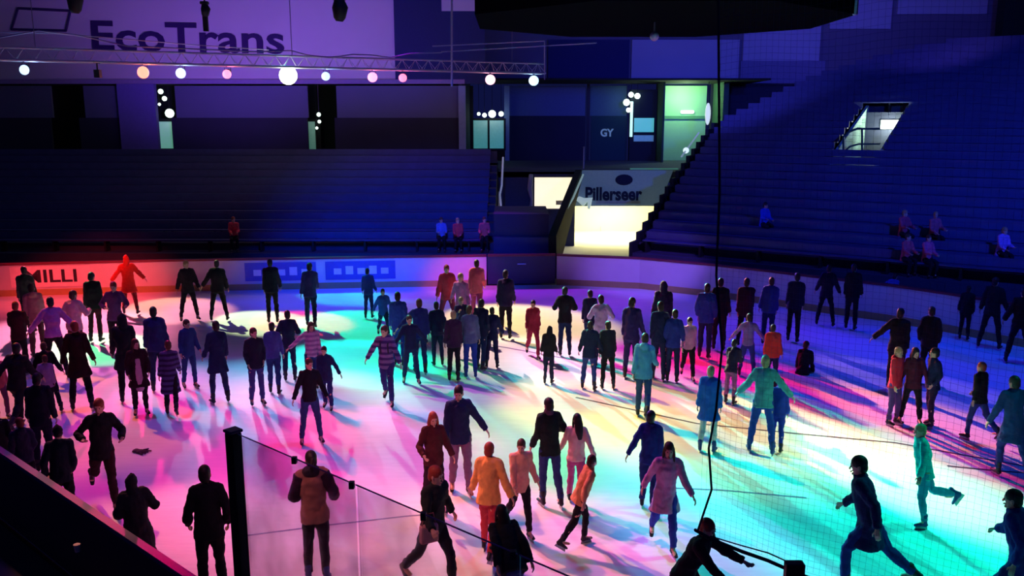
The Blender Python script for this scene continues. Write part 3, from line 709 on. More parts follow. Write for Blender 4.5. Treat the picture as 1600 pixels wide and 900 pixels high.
mb.tube([dp(x, y, Dh) for x, y in pts], [.05] * 5, n=6); mb.tube([dp(x, y, Dh) for x, y in ((1318, 238), (1328, 229), (1342, 225), (1374, 225))], [.04] * 4, n=6); mb.build('rail', mat('rail_green', (.02, .10, .06), .5), t)
MB().tube([dp(1347, 201, Dh), dp(1347, 248, Dh)], [.05, .05], n=6).build('post', mat('rail_green', (.02, .10, .06), .5), t)

# ---- rigging: truss with lamps, cables, pipes, scoreboard
tm = mat('truss_metal', (.75, .70, .80), .45, .2)
tr = thing('lighting_truss', 'long lattice lighting truss hanging across the hall', 'truss', TA)
dT = TB - TA; dTn = dT.normalized(); sd = Vector((-dTn.y, dTn.x, 0)) * .2
for nm, off in (('chord', Vector((0, 0, .0)) - sd), ('chord', sd), ('chord', Vector((0, 0, .42)))):
    MB().tube([off - dTn * 3, dT * .5 + off, dT + off], [.038] * 3, n=8).build(nm, tm, tr)
mb = MB(); n = 44; L3 = dT.length + 3
for i in range(n):
    a = dTn * (-3 + L3 * i / n); b = dTn * (-3 + L3 * (i + .5) / n); c_ = dTn * (-3 + L3 * (i + 1) / n)
    for s_ in (sd, -sd): mb.tube([a + s_, b + Vector((0, 0, .42)), c_ + s_], [.012] * 3, n=5)
    mb.tube([a + sd, b - sd, c_ + sd], [.012] * 3, n=5)
mb.build('lattice', tm, tr)
for kx, lb in ((.1, 0), (.5, 1), (.93, 2)):
    p_ = dT * kx + Vector((0, 0, .42)); MB().tube([p_, p_ + Vector((0, 0, 6.2))], [.015, .015], n=5).build('hanging_cable', steel, tr)
lamps = [(60, (.55, .75, 1), .17, 'pale blue stage lamp at the left end of the truss'), (240, (1, .42, .30), .22, 'orange-red stage lamp above the left concourse slot'),
         (297, (.60, .80, 1), .19, 'pale blue stage lamp below the middle of the wall lettering'), (367, (1, .35, .50), .17, 'pink stage lamp between two pale ones, below the wall lettering'),
         (460, (.93, 1, .80), .36, 'biggest and brightest white stage lamp on the truss'), (517, (.5, .65, 1), .17, 'small pale blue stage lamp right of the brightest one'),
         (588, (1, .42, .62), .20, 'larger pink stage lamp of the close pair'), (634, (1, .30, .45), .17, 'smaller and lower pink stage lamp of the close pair'),
         (767, (1, .60, .72), .22, 'pink-white stage lamp above the teal door'), (833, (.55, .82, 1), .22, 'light blue stage lamp at the right end of the truss')]
for x, col, r, lb in lamps:
    p_ = L(x); t = thing('stage_lamp', lb, 'stage lamp', p_ + Vector((0, 0, 0)), 0, 'stage lamps on the truss')
    M = Matrix.Rotation(R(35), 3, 'X')
    def q(v): return M @ Vector(v)
    MB().tube([q((0, .04, 0)), q((0, .22, 0)), q((0, .28, 0))], [.10, .09, .06], n=14).build('lamp_can', darkm, t, smooth=False)
    MB().ball((0, 0, 0), (r, r * .55, r), 16, 10).build('lens', glow('lens%s' % str(col), tuple(c ** 1.5 for c in col), 2.2 if r < .3 else 6), t, smooth=True)
    bulb(p_ + Vector((0, .55, -.2)), tuple(c ** 2 for c in col), 45 if r < .3 else 60, .1)  # added point light behind the can, stands in for lamp spill
    mb = MB(); mb.tube([(-.12, .12, .0), (-.12, .12, .24), (.12, .12, .24), (.12, .12, .0)], [.012] * 4, n=6); mb.build('yoke', darkm, t)
    MB().tube([sd + Vector((0, 0, .31)), Vector((0, 0, .28)), -sd + Vector((0, 0, .31))], [.016] * 3, n=6).build('clamp_bar', darkm, t)
# slack cables draped on the truss
def drape(label, pts, depth, r=.02, m=None, name='cable'):
    P_ = [dp(x, y, d) for (x, y), d in zip(pts, depth)]
    o = MB().tube(P_, [r] * len(P_), n=6, round_caps=False).build(name, m or mat('cable_violet', (.42, .38, .62), .5), None, smooth=True); tag(o, label, 'cable'); return o
drape('slack pale cable sagging in waves above the truss', [(-20, 62), (60, 48), (120, 55), (200, 72), (290, 76), (400, 81), (455, 79), (480, 86), (515, 90), (550, 85), (580, 86), (610, 90), (640, 84), (690, 82)], [31 + i * .4 for i in range(14)], .025)
drape('thin pale cable running beside the wall logo above the truss', [(-20, 50), (80, 52), (170, 59), (300, 70), (420, 78)], [31, 32, 33, 34, 35], .018)
pp = thing('pipe_truss', 'pair of thin pale pipes rising towards the scoreboard', 'pipe', (0, 0, 0))
pa = [dp(x, y, d) for x, y, d in ((676, 72, 33), (850, 64, 31))]; MB().tube(pa, [.022] * 2, n=6).build('upper_pipe', mat('cable_violet', (.42, .38, .62), .5), pp)
pa = [dp(x, y, d) for x, y, d in ((690, 81, 33), (932, 67, 30))]; MB().tube(pa, [.022] * 2, n=6).build('lower_pipe', mat('cable_violet', (.42, .38, .62), .5), pp)
a, b = dp(706, -60, 32.7), dp(706, 134, 32.7); o = MB().tube([a, b], [.04, .04], n=6).build('hanging_rod', mat('cable_violet', (.42, .38, .62), .5)); tag(o, 'pale upright rod hanging down past the truss left of the scoreboard', 'rod')
a, b = dp(851, 64, 31), dp(851, 124, 31); o = MB().tube([a, b], [.022, .022], n=6).build('hanging_rod', mat('cable_violet', (.42, .38, .62), .5)); tag(o, 'short faint rod hanging from the thin pipes beside the light blue lamp', 'rod')
# speakers / moving heads hanging at the top edge
def hanger(x, y, d, r, label):
    p_ = dp(x, y, d); t = thing('moving_head_light', label, 'stage lamp', p_, 0, None)
    MB().tube([(0, 0, -r * 1.2), (.03, 0, 0), (0, 0, r)], [r * .75, r, r * .6], n=12).build('head', darkm, t, smooth=True)
    MB().box(-r * .8, r * .8, -.1, .1, r * .9, r * 1.5).build('base', darkm, t, bevel=.02); MB().tube([(0, 0, r), (0, 0, r + 4)], [.03, .03], n=6).build('drop_pole', darkm, t)
hanger(116, 0, 30, .26, 'dark unlit moving head hanging above the wall logo'); hanger(320, 14, 30, .16, 'small dark moving head hanging over the wall lettering')
hanger(530, 12, 30, .27, 'large dark moving head hanging right of the wall lettering')
o = MB().box(-.08, .08, -.05, .05, -.35, .35).build('cable_weight', darkm, loc=dp(321, 32, 30)); tag(o, 'narrow dark weight hanging below the small moving head', 'weight')
o = MB().box(-.1, .1, -.1, .1, -.14, .14).box(-.02, .02, -.24, .24, .36, .44).box(-.02, .02, -.02, .02, .1, .42).build('cable_box', darkm, loc=L(171) + Vector((0, 0, -.08))); tag(o, 'small dark box clipped under the truss left of the orange-red lamp', 'box')
# scoreboard: eight-sided, seen from below
C0 = dp(1023, 38, 21.0); zs = C0.z + .05
sb = thing('scoreboard', 'huge dark eight-sided scoreboard hanging at the top of the hall', 'scoreboard', (C0.x, 21.0, zs))
rx_, ry_ = 4.15, 3.7; oc = [(rx_ * math.cos(R(22.5 + 45 * i)) * 1.08, ry_ * math.sin(R(22.5 + 45 * i)) * 1.08) for i in range(8)]
MB().prism(oc, 0, .35).build('bottom_ring', mat('score_black', (.004, .005, .008), 1.0, spec=0.0), sb)
MB().prism([(x * .97, y * .97) for x, y in oc], .35, 3.2).build('housing', mat('score_body', (.02, .02, .05), .6), sb)
for i in range(8):
    a, b = Vector((*oc[i], 0)), Vector((*oc[(i + 1) % 8], 0)); a2, b2 = a.lerp(b, .05), a.lerp(b, .95)
    nrm = Vector(((a + b).x, (a + b).y, 0)).normalized()
    MB().quadslab([a2 * .98 + Vector((0, 0, .5)), b2 * .98 + Vector((0, 0, .5)), b2 * .98 + Vector((0, 0, 2.9)), a2 * .98 + Vector((0, 0, 2.9))], nrm * .06).build('screen', mat('screen_blue', (.02, .05, .25), .3, emit=(.0, .02, .22), es=1.0), sb)
MB().tube([(-.0, 0, .02), (0, 0, -.25)], [.02, .02], n=6).build('drop_rod', steel, sb); MB().ball((0, 0, -.32), .11, 12, 8).build('camera_dome', mat('dome', (.5, .45, .7), .2), sb, smooth=True)
e = oc[0]; MB().tube([(e[0] - .1, -1.6, .0), (e[0] - .1, -1.6, 3)], [.05, .05], n=8).build('light_pipe', mat('pipe_pale', (.5, .55, .7), .4), sb)
for sx in (-2, 2): MB().tube([(sx, 0, 3.2), (sx, 0, 7)], [.04, .04], n=6).build('hanging_cable', steel, sb)

# ---- hanging net at the right, in the plane of the near glass
NB = on_near(1112, 838); NR_ = on_near(1700, 1000)
zN = on_near(1090, 832).z
sL = (Vector((NB.x, NB.y, 0)) - bl(0)).dot(uu); sR = (Vector((on_near(1640, 600).x, on_near(1640, 600).y, 0)) - bl(0)).dot(uu)
def npt(s, z):
    bow = .10 * math.sin((z - zN) * 1.3) * math.sin((s - sL) * 1.6)
    p_ = bl(0) + uu * s; nn = Vector((-uu.y, uu.x, 0)); return p_ + nn * bow + Vector((0, 0, z))
net = thing('safety_net', 'fine dark safety net hanging at the right in front of the ice', 'net', (0, 0, 0))
cell = .032; nv = int((sR - sL) / cell); nh = int(4.0 / cell)
def edge_s(z):  # the left border rope sways
    for (za, sa), (zb2, sb_) in zip(EDG[:-1], EDG[1:]):
        if z <= zb2: return sa + (sb_ - sa) * (z - za) / (zb2 - za)
    return EDG[-1][1]
EDG = []
for x, y in ((1090, 830), (1112, 765), (1108, 700), (1119, 640), (1128, 545), (1120, 430), (1125, 300), (1120, -40)):
    q_ = on_near(x, y); EDG.append((q_.z, (Vector((q_.x, q_.y, 0)) - bl(0)).dot(uu)))
def sagbot(s): return zN - .05 * math.sin(max(0, (s - sL)) * 3)
mv = MB()
for i in range(nv + 4):
    s = sL - .08 + i * cell; P_ = [npt(s, zN + j * .13) for j in range(0, 31) if s > edge_s(zN + j * .13)]
    if len(P_) > 2: mv.tube(P_, [.0005] * len(P_), n=3, round_caps=False)
for j in range(nh):
    z = zN + j * cell; s_ = edge_s(z); m_ = int((sR - s_) / .15) + 2
    mv.tube([npt(s_ + (sR - s_) * i / m_, z + .012 * math.sin(i * 1.1 + j * .15)) for i in range(m_ + 1)], [.0005] * (m_ + 1), n=3, round_caps=False)
mv.build('mesh', mat('net_string', (.05, .06, .16), .8), net)
rope = mat('net_rope', (.01, .015, .05), .8)
MB().tube([npt(s, z) for z, s in EDG], [.0065] * len(EDG), n=6).build('border_rope', rope, net)
bot = [on_near(x, y) for x, y in ((1086, 828), (1110, 842), (1160, 862), (1200, 876), (1250, 898), (1330, 925), (1500, 990))]
MB().tube(bot, [.010] * len(bot), n=6).build('bottom_rope', rope, net)
bot2 = [on_near(x, y) for x, y in ((1110, 838), (1150, 850), (1200, 864), (1245, 884))]
MB().tube(bot2, [.004] * 4, n=5).build('tie_cord', rope, net)
q_ = on_near(1241, 892); MB().box(-.05, .05, -.03, .03, -.06, .05).build('clamp_block', mat('clamp_black', (.02, .015, .03), .5), net, loc=q_, bevel=.008)

# ---- near stand at the lower left
nn = Vector((-uu.y, uu.x, 0))
mb = MB()
for k in range(4):
    q = [bl(-6, 0, -1.0 - k * .8), bl(4, 0, -1.0 - k * .8), bl(4, 0, -1.8 - k * .8), bl(-6, 0, -1.8 - k * .8)]
    mb.prism([(p.x, p.y) for p in q], -.12, .2 + k * .30)
struct(mb.build('floor_near_stand', mat('near_concrete', (.035, .042, .045), .9, var=.4, scale=3)))
angN = math.atan2(uu.y, uu.x)
nlab = ['dark bleacher bench nearest the near boards, lower left', 'second dark bleacher bench from the near boards, lower left', 'dark bleacher bench highest in the lower left corner']
for k in range(3):
    t = thing('bleacher_bench', nlab[k], 'bench', bl(-4, .2 + k * .3, -1.45 - k * .8), angN, 'benches of the near stand')
    MB().box(0, 14, -.16, .16, .34, .39).build('seat', mat('near_bench', (.03, .04, .05), .5), t); MB().box(0, 14, -.24, -.20, .42, .72).build('backrest', mat('near_bench', (.03, .04, .05), .5), t)
    supports(t, [.1 + j * 1.9 for j in range(8)])
t = thing('handrail', 'long dark handrail crossing the lower left corner', 'handrail', (0, 0, 0))
MB().tube([bl(-4, 1.45, -1.1), bl(1.5, 1.45, -1.1)], [.02, .02], n=8).build('rail', mat('rail_dull', (.012, .012, .014), .95, spec=0.0), t)
for k in range(6): MB().tube([bl(-4 + k, -.1, -1.1), bl(-4 + k, 1.45, -1.1)], [.02, .02], n=6).build('post', darkm, t)
def small(x, y, z, lb):
    t = thing('paper_cup', lb, 'cup', gp(x, y, z)); MB().tube([(0, 0, 0), (0, 0, .09)], [.028, .038], n=12, round_caps=False).build('cup', mat('cup_white', (.75, .78, .72), .6), t); MB().tube([(0, 0, .088), (0, 0, .098)], [.041, .041], n=12, round_caps=False).build('lid', mat('cup_lid', (.6, .62, .6), .4), t)
small(121, 862, .8, 'small white paper cup standing in the dark lower left stand'); small(91, 812, .5, 'fainter pale paper cup left of the brighter one in the dark stand')
# dropped glove
t = thing('glove', 'dark glove lying dropped on the pink ice', 'glove', gp(219, 707, .005), -.4); t.scale = (.9, 1.3, 1.1)
mb = MB(); mb.ball((0, 0, .02), (.09, .06, .03), 10, 6)
for i, a_ in enumerate((-.5, -.2, .1, .4)): mb.tube([(.06, -.045 + i * .03, .02), (.17 + .01 * (i % 2), -.07 + i * .05, .018)], [.016, .012], n=6)
mb.tube([(0, .05, .02), (.05, .12, .02)], [.018, .013], n=6); mb.build('palm', mat('glove_dark', (.05, .02, .05), .8), t, smooth=True)
MB().tube([(-.07, 0, .02), (-.14, 0, .02)], [(.05, .025), (.055, .028)], ref=(0, 1, 0), n=10).build('cuff', mat('glove_cuff', (.09, .04, .08), .8), t, smooth=True)

# ================================================================ PEOPLE
skin = mat('skin', (.62, .36, .27), .55, var=.06, scale=20, spec=.3)
skin2 = mat('skin_tanned', (.45, .25, .18), .55, var=.06, scale=20, spec=.3)
hairm = {'dark': mat('hair_dark', (.018, .013, .015), .55, var=.5, scale=60), 'brown': mat('hair_brown', (.07, .03, .02), .55, var=.4, scale=60),
         'red': mat('hair_red', (.28, .05, .03), .55, var=.3, scale=60), 'blond': mat('hair_blond', (.38, .24, .12), .55, var=.3, scale=60)}
boot_blue = mat('boot_blue', (.02, .05, .22), .5); boot_dark = mat('boot_dark', (.02, .02, .03), .5); boot_white = mat('boot_white', (.5, .5, .55), .5)
eyem = mat('eye', (.04, .03, .03), .2); lipm = mat('lips', (.42, .14, .13), .5)
REMESH = []
def live(mb, name, m, parent, vox, smooth=2, loc=None):
    o = mb.build(name, m, parent, smooth=True, loc=loc)
    REMESH.append((o, vox, smooth)); return o

def stand(**k):
    d = dict(lean=2, lth=4, lsp=3, lkn=6, rth=-3, rsp=3, rkn=4, lfw=2, lab=8, lel=16, rfw=2, rab=8, rel=16, hy=0, hp=4, lin=0, rin=0, side=0)
    d.update(k); return d
POSE = {
 'stand': stand(), 'wide': stand(lsp=12, rsp=13, lab=20, rab=20, lel=20, rel=20), 'pockets': stand(lab=16, lel=50, lfw=-14, lin=22, rab=16, rel=50, rfw=-14, rin=22),
 'glide': stand(lean=10, lth=22, lkn=22, rth=-22, rkn=14, lfw=20, rfw=-20, lab=20, rab=24), 'stride': stand(lean=18, lth=40, lkn=35, rth=-30, rkn=20, lfw=-25, rfw=30, lab=22, rab=22, lel=35, rel=35),
 'armout_l': stand(lab=48, lfw=6, lel=8, lean=5, lth=10, rth=-8, rkn=14), 'armout_r': stand(rab=48, rfw=6, rel=8, lean=5, lth=-8, rth=10, lkn=14),
 'arms_v': stand(lab=38, rab=38, lel=12, rel=12, lsp=10, rsp=10), 'elbows': stand(lab=34, rab=34, lel=95, rel=95, lin=50, rin=50, lfw=-10, rfw=-10),
 'bend': stand(lean=46, lth=38, lkn=46, rth=20, rkn=44, lfw=-20, rfw=-20, lel=20, rel=20), 'sit_ice': stand(lean=24, lth=88, lkn=70, rth=80, rkn=80, lfw=30, rfw=30, lel=30, rel=30),
 'sit': stand(lean=4, lth=84, lkn=86, rth=84, rkn=88, lfw=28, rfw=28, lel=55, rel=55, lin=18, rin=18), 'walk': stand(lean=4, lth=20, lkn=12, rth=-18, rkn=26, lfw=-18, rfw=18, lel=22, rel=22),
 'lean_rail': stand(lean=26, lth=12, rth=2, lfw=-5, rfw=-5, lel=80, rel=80, lab=30, rab=30), 'linked': stand(rab=30, rel=60, rin=30, lab=14, lth=10, rth=-8),
 'kick': stand(lean=12, lth=8, lkn=10, rth=-28, rkn=50, lab=30, rab=30, lfw=10, rfw=-10),
 'phone': stand(lfw=30, lel=105, lab=10, rfw=28, rel=100, rab=10, lin=16, rin=16, hp=18),
}
def joints(H, p):
    s = H / 1.75; J = {}
    def dirv(fw, ab, sg): f, a = R(fw), R(ab); return Vector((sg * math.sin(a), -math.sin(f) * math.cos(a), -math.cos(f) * math.cos(a)))
    hip = Vector((0, 0, 0)); ln = R(p['lean']); side = R(p['side'])
    up = Vector((math.sin(side), -math.sin(ln), math.cos(ln))).normalized(); X = Vector((1, 0, 0)); X = (X - up * up.x).normalized(); fwd = up.cross(X) * 1.0
    # up x X points to +Y for an upright body, so the front is its opposite
    fwd = -fwd
    for sg, k in ((1, 'l'), (-1, 'r')):
        h = hip + Vector((sg * .088 * s, 0, -.03 * s)); kn = h + dirv(p[k + 'th'], p[k + 'sp'], sg) * .42 * s
        an = kn + dirv(p[k + 'th'] - p[k + 'kn'], p[k + 'sp'] * .8, sg) * .40 * s
        J[k + 'hip'], J[k + 'kn'], J[k + 'an'] = h, kn, an
        J[k + 'sh_sw'] = p[k + 'th'] - p[k + 'kn']
        sh = hip + up * .475 * s + X * sg * .152 * s
        uv = dirv(p[k + 'fw'], p[k + 'ab'], sg); el = sh + (X * uv.x + fwd * (-uv.y) * 1.0 - up * (-uv.z)) * .285 * s
        fv = dirv(p[k + 'fw'] + p[k + 'el'], p[k + 'ab'] - p[k + 'in'], sg)
        fdir = (X * fv.x + fwd * (-fv.y) - up * (-fv.z)); wr = el + fdir * .25 * s
        J[k + 'sh'], J[k + 'el'], J[k + 'wr'], J[k + 'fd'] = sh, el, wr, fdir
    J['up'], J['X'], J['fwd'] = up, X, fwd; J['neck'] = hip + up * .535 * s
    hy = R(p['hy']); hp = R(p['hp'] + p['lean'] * .25)
    ht = (Vector((0, 0, 1)) * .7 + up * .3).normalized(); J['head'] = J['neck'] + ht * .125 * s + fwd * .012 * s
    J['hM'] = Matrix.Rotation(hy, 3, 'Z') @ Matrix.Rotation(hp * .8, 3, 'X')
    low = min(J['lan'].z, J['ran'].z) - .15 * s
    if p is POSE['sit_ice'] or p.get('seat'): low = -.11 * s
    for k, v in J.items():
        if isinstance(v, Vector) and k not in ('up', 'X', 'fwd', 'lfd', 'rfd'): v.z -= low
    J['hip'] = Vector((0, 0, -low)); return J, s

def add_hand(mb, wr, fd, side, s, fwd):
    """palm, four curled fingers of different lengths and a thumb from the side of the palm"""
    d = fd.normalized(); a = (fwd - d * fwd.dot(d)); a = a.normalized() if a.length > .1 else Vector((1, 0, 0)); n = d.cross(a) * side  # a: across the palm, n: its inner face
    if n.dot(Vector((-side, 0, 0))) < 0: n = -n
    pc = wr + d * .085 * s
    mb.tube([wr, wr + d * .04 * s, pc], [(.026 * s, .019 * s), (.037 * s, .016 * s), (.040 * s, .014 * s)], ref=a, n=8)
    for i, ln in enumerate((.066, .076, .071, .056)):
        b = pc + a * (.028 - .019 * i) * s; k1 = b + (d * .9 + n * .35).normalized() * ln * .5 * s; k2 = k1 + (d * .5 + n * .85).normalized() * ln * .5 * s
        mb.tube([b - d * .012 * s, k1, k2], [.0092 * s, .0086 * s, .0072 * s], n=6)
    tb = wr + d * .035 * s + a * .032 * s; t1 = tb + (a * .75 + d * .75).normalized() * .036 * s; t2 = t1 + (d * .85 + n * .4).normalized() * .03 * s
    mb.tube([tb - a * .012 * s, t1, t2], [.013 * s, .0105 * s, .0085 * s], n=6)

PN = [0]
def person(x, yf, yh, face, pose, top, bottom, label, hair='dark', style='short', coat='jacket', ov=None, H=None, bulk=1.0, boots=None, extra=(), base=None, z0_=0.0, sk=None, group=None, wave=None, sleeve=1, off=None):
    b = base if base is not None else gp(x, yf, z0_)
    if off is not None:          # people close to the near boards: metres in front of (+) or outside (-) them
        n_ = Vector((-uu.y, uu.x, 0)); lim = bl(0, 0, off); d_ = Vector((b.x, b.y, 0)); b = d_ * (n_.dot(lim) / n_.dot(d_)); b.z = z0_
    p = dict(POSE[pose])
    if ov: p.update(ov)
    rj = random.Random(int(x * 13 + yf * 7))
    for q_ in ('lfw', 'rfw', 'lel', 'rel'): p[q_] += rj.uniform(-9, 12)
    for q_ in ('lab', 'rab'): p[q_] += rj.uniform(-4, 5)
    for q_ in ('lth', 'rth', 'lkn', 'rkn'): p[q_] += rj.uniform(0, 7) if 'kn' in q_ else rj.uniform(-5, 5)
    p['hy'] += rj.uniform(-28, 28); p['hp'] += rj.uniform(-4, 10); p['side'] += rj.uniform(-2.5, 2.5)
    if H is None:
        d = ray(x, yh); t = b.y / d.y; H = (CAMH + d.z * t - z0_ - .05)
        H *= {'glide': 1.02, 'stride': 1.08, 'bend': 1.3}.get(pose, 1.0); H = min(1.92, max(1.30, H))
    if pose == 'sit_ice' : p['seat'] = True
    J, s = joints(H, p); sk = sk or skin
    dist = b.y; fine = dist < 15
    rz_ = R(face) - math.atan2(b.x, b.y)
    root = thing('person', label, 'person', b, rz_, group); root.scale = (.90, .90, 1); hv = .0075 if fine else (.011 if dist < 22 else .016); cv = .012 if fine else (.017 if dist < 22 else .022)
    J_up, X, fw = J['up'], J['X'], J['fwd']; hip = J['hip']
    # ---- body: one continuous skin
    mb = MB(); up = J_up
    mb.tube([hip - up * .09 * s, hip, hip + up * .12 * s, hip + up * .26 * s, hip + up * .40 * s, hip + up * .48 * s, hip + up * .525 * s],
            [(.13 * s, .095 * s), (.155 * s, .105 * s), (.128 * s, .09 * s), (.135 * s, .10 * s), (.145 * s, .10 * s), (.125 * s, .072 * s), (.06 * s, .055 * s)], ref=X, n=14)
    hc = J['head']; M = J['hM']
    mb.tube([hip + up * .48 * s, J['neck'], hc - M @ Vector((0, -.005, .05)) * s], [(.065 * s, .06 * s), (.052 * s, .052 * s), (.048 * s, .05 * s)], ref=X, n=10)
    prof = [(-.118, .026, .024, -.052), (-.095, .046, .050, -.030), (-.055, .060, .078, -.010), (-.01, .068, .090, 0), (.035, .073, .096, .004), (.075, .064, .085, .008), (.103, .042, .058, .010), (.116, .018, .024, .010)]
    mb.tube([hc + M @ Vector((0, o_, h_)) * s for h_, _, _, o_ in prof], [(a_ * s, b_ * s) for _, a_, b_, _ in prof], ref=M @ Vector((1, 0, 0)), n=14, round_caps=False)
    hp = lambda x_, y_, z_: hc + M @ Vector((x_, y_, z_)) * s
    mb.tube([hp(0, -.088, .018), hp(0, -.104, -.010), hp(0, -.112, -.028)], [.008 * s, .0115 * s, .015 * s], n=6)       # nose
    mb.tube([hp(-.042, -.082, .030), hp(0, -.093, .030), hp(.042, -.082, .030)], [.008 * s, .009 * s, .008 * s], n=6)     # brow
    mb.ball(hp(0, -.080, -.092), (.022 * s, .018 * s, .016 * s), 8, 5)
    mb.tube([hp(-.020, -.090, -.060), hp(0, -.096, -.060), hp(.020, -.090, -.060)], [.007 * s, .010 * s, .007 * s], n=6)
    for sg in (-1, 1): mb.ball(hp(sg * .074, .006, -.008), (.011 * s, .021 * s, .032 * s), 8, 5)
    for k, sg in (('l', 1), ('r', -1)):
        h, kn, an = J[k + 'hip'], J[k + 'kn'], J[k + 'an']
        mb.tube([h + (h - kn).normalized() * .02 * s, h.lerp(kn, .35), kn, kn.lerp(an, .3), an.lerp(kn, .2), an], [.088 * s, .078 * s, .053 * s, .056 * s, .040 * s, .036 * s], n=10)
        sw = R(J[k + 'sh_sw']); ft = Vector((sg * .12, -1, 0)).normalized(); mb.tube([an, an + Vector((0, 0, -.05)) * s + ft * .05 * s, an + Vector((0, 0, -.07)) * s + ft * .15 * s], [.036 * s, (.036 * s, .03 * s), (.038 * s, .02 * s)], n=8)
        sh, el, wr = J[k + 'sh'], J[k + 'el'], J[k + 'wr']
        mb.tube([sh, sh.lerp(el, .5), el, el.lerp(wr, .35), wr], [.052 * s, .043 * s, .036 * s, .037 * s, .025 * s], n=10)
        mb.tube([J['neck'] - up * .03 * s, J['neck'].lerp(sh, .55), sh], [.05 * s, .05 * s, .05 * s], n=10)
        add_hand(mb, wr, J[k + 'fd'], sg, s, fw)
    live(mb, 'body', sk, root, hv, 2)
    # ---- face details
    if abs((face + 180) % 360 - 180) < 110 and dist < 24 and style != 'away':
        for sg in (-1, 1):
            MB().ball((0, 0, 0), (.011 * s, .006 * s, .007 * s), 8, 5).build('eye', eyem, root, smooth=True, loc=hp(sg * .030, -.0905, .010))
        MB().tube([hp(-.021, -.097, -.060), hp(0, -.104, -.061), hp(.021, -.097, -.060)], [.004 * s, .006 * s, .004 * s], n=6).build('mouth', lipm, root, smooth=True)
    # ---- clothes
    if coat == 'tshirt': hem, k_, e0 = -.05, .75, .55
    elif coat == 'coat': hem, k_, e0 = -.30, 1.15, 1
    elif coat == 'long': hem, k_, e0 = -.50, 1.2, 1
    elif coat == 'dress': hem, k_, e0 = -.42, .9, 1
    elif coat == 'puffer': hem, k_, e0 = -.12, 1.6, 1
    elif coat == 'jumper': hem, k_, e0 = -.08, .95, 1
    else: hem, k_, e0 = -.13, 1.2, 1
    k_ *= bulk; g = .022 * k_ * s; rnd = random.Random(int(x * 7 + yf))
    def nz(v): return v * (1 + rnd.uniform(-.06, .06))
    mb = MB(); dn = Vector((0, -.15 * math.sin(R(p['lean'])), -1)).normalized() if hem < -.2 else -up
    P_ = [hip + dn * (-hem) * s]; Rr = [((.175 + (.055 if hem < -.2 else .0)) * s + g, (.125 + (.055 if hem < -.2 else 0)) * s + g)]
    if hem < -.25: P_.append(hip + dn * .15 * s); Rr.append((.185 * s + g, .135 * s + g))
    P_ += [hip, hip + up * .12 * s, hip + up * .26 * s, hip + up * .40 * s, hip + up * .485 * s, hip + up * .53 * s]
    Rr += [(nz(.160) * s + g, nz(.115) * s + g), (nz(.138) * s + g, nz(.106) * s + g), (nz(.145) * s + g, nz(.115) * s + g), (.146 * s + g, .110 * s + g), (.118 * s + g, .080 * s + g), (.058 * s + g * .7, .058 * s + g * .7)]
    mb.tube(P_, Rr, ref=X, n=16, round_caps=False)
    for k in 'lr':
        sh, el, wr = J[k + 'sh'], J[k + 'el'], J[k + 'wr']
        A_ = [sh, sh.lerp(el, .3), sh.lerp(el, .6), el, el.lerp(wr, .3), el.lerp(wr, .65), wr]; q = [.056, .053, .048, .045, .044, .038, .034]
        if e0 < 1: A_ = A_[:3]; q = [.060, .060, .058]
        mb.ball(sh, .058 * s + g * .7, 10, 8)
        mb.tube([J['neck'] - up * .035 * s, J['neck'].lerp(sh, .5) - up * .004 * s, sh], [.055 * s + g * .4, .052 * s + g * .5, .055 * s + g * .6], n=10)
        mb.tube(A_, [nz(v) * s + g * .75 for v in q], n=10, round_caps=False)
    if 'hoodup' not in extra and coat != 'tshirt':   # collar
        mb.tube([J['neck'] - up * .03 * s, J['neck'] + up * .035 * s], [.066 * s + g * .6, .070 * s + g * .3], ref=X, n=12, round_caps=False)
    if 'hood' in extra: mb.ball(J['neck'] - fw * .085 * s - up * .01 * s, (.10 * s, .07 * s, .075 * s), 10, 7)
    names_ = {'tshirt': 'shirt', 'coat': 'coat', 'long': 'coat', 'dress': 'dress', 'jumper': 'jumper'}
    tm_ = cloth(top, wave); jk = live(mb, names_.get(coat, 'jacket'), tm_, root, cv, 2)
    mb = MB(); g2 = .014 * s
    mb.tube([hip - up * .10 * s, hip, hip + up * .08 * s], [(.135 * s + g2, .10 * s + g2), (.160 * s + g2, .108 * s + g2), (.140 * s + g2, .098 * s + g2)], ref=X, n=14)
    for k in 'lr':
        h, kn, an = J[k + 'hip'], J[k + 'kn'], J[k + 'an']
        mb.tube([h, h.lerp(kn, .3), h.lerp(kn, .65), kn, kn.lerp(an, .35), kn.lerp(an, .75), an - (an - kn) * .02], [nz(v) * s + g2 for v in (.090, .082, .068, .057, .056, .046, .042)], n=10, round_caps=False)
    live(mb, 'trousers', cloth(bottom), root, cv, 2)
    # ---- skates
    bm_ = boots or boot_dark
    for k, sg in (('l', 1), ('r', -1)):
        an, kn = J[k + 'an'], J[k + 'kn']; sw = J[k + 'sh_sw']; tilt = R(max(-60, min(0, sw * .8))) if sw < -12 else 0
        if pose in ('sit_ice', 'sit'): tilt = R(10)
        Mf = Matrix.Rotation(R(sg * 10), 3, 'Z') @ Matrix.Rotation(-tilt, 3, 'X')
        f = lambda x_, y_, z_: Mf @ Vector((x_, y_, z_)) * s
        mb = MB(); mb.tube([f(0, .01, .10), f(0, .005, .02), f(0, .02, -.05), f(0, .02, -.085)], [.052 * s, .047 * s, (.040 * s, .05 * s), (.038 * s, .05 * s)], ref=Mf @ Vector((1, 0, 0)), n=10)
        mb.tube([f(0, .06, -.07), f(0, -.02, -.055), f(0, -.10, -.068), f(0, -.17, -.075)], [(.038 * s, .026 * s), (.042 * s, .045 * s), (.044 * s, .030 * s), (.032 * s, .022 * s)], ref=Mf @ Vector((1, 0, 0)), n=10)
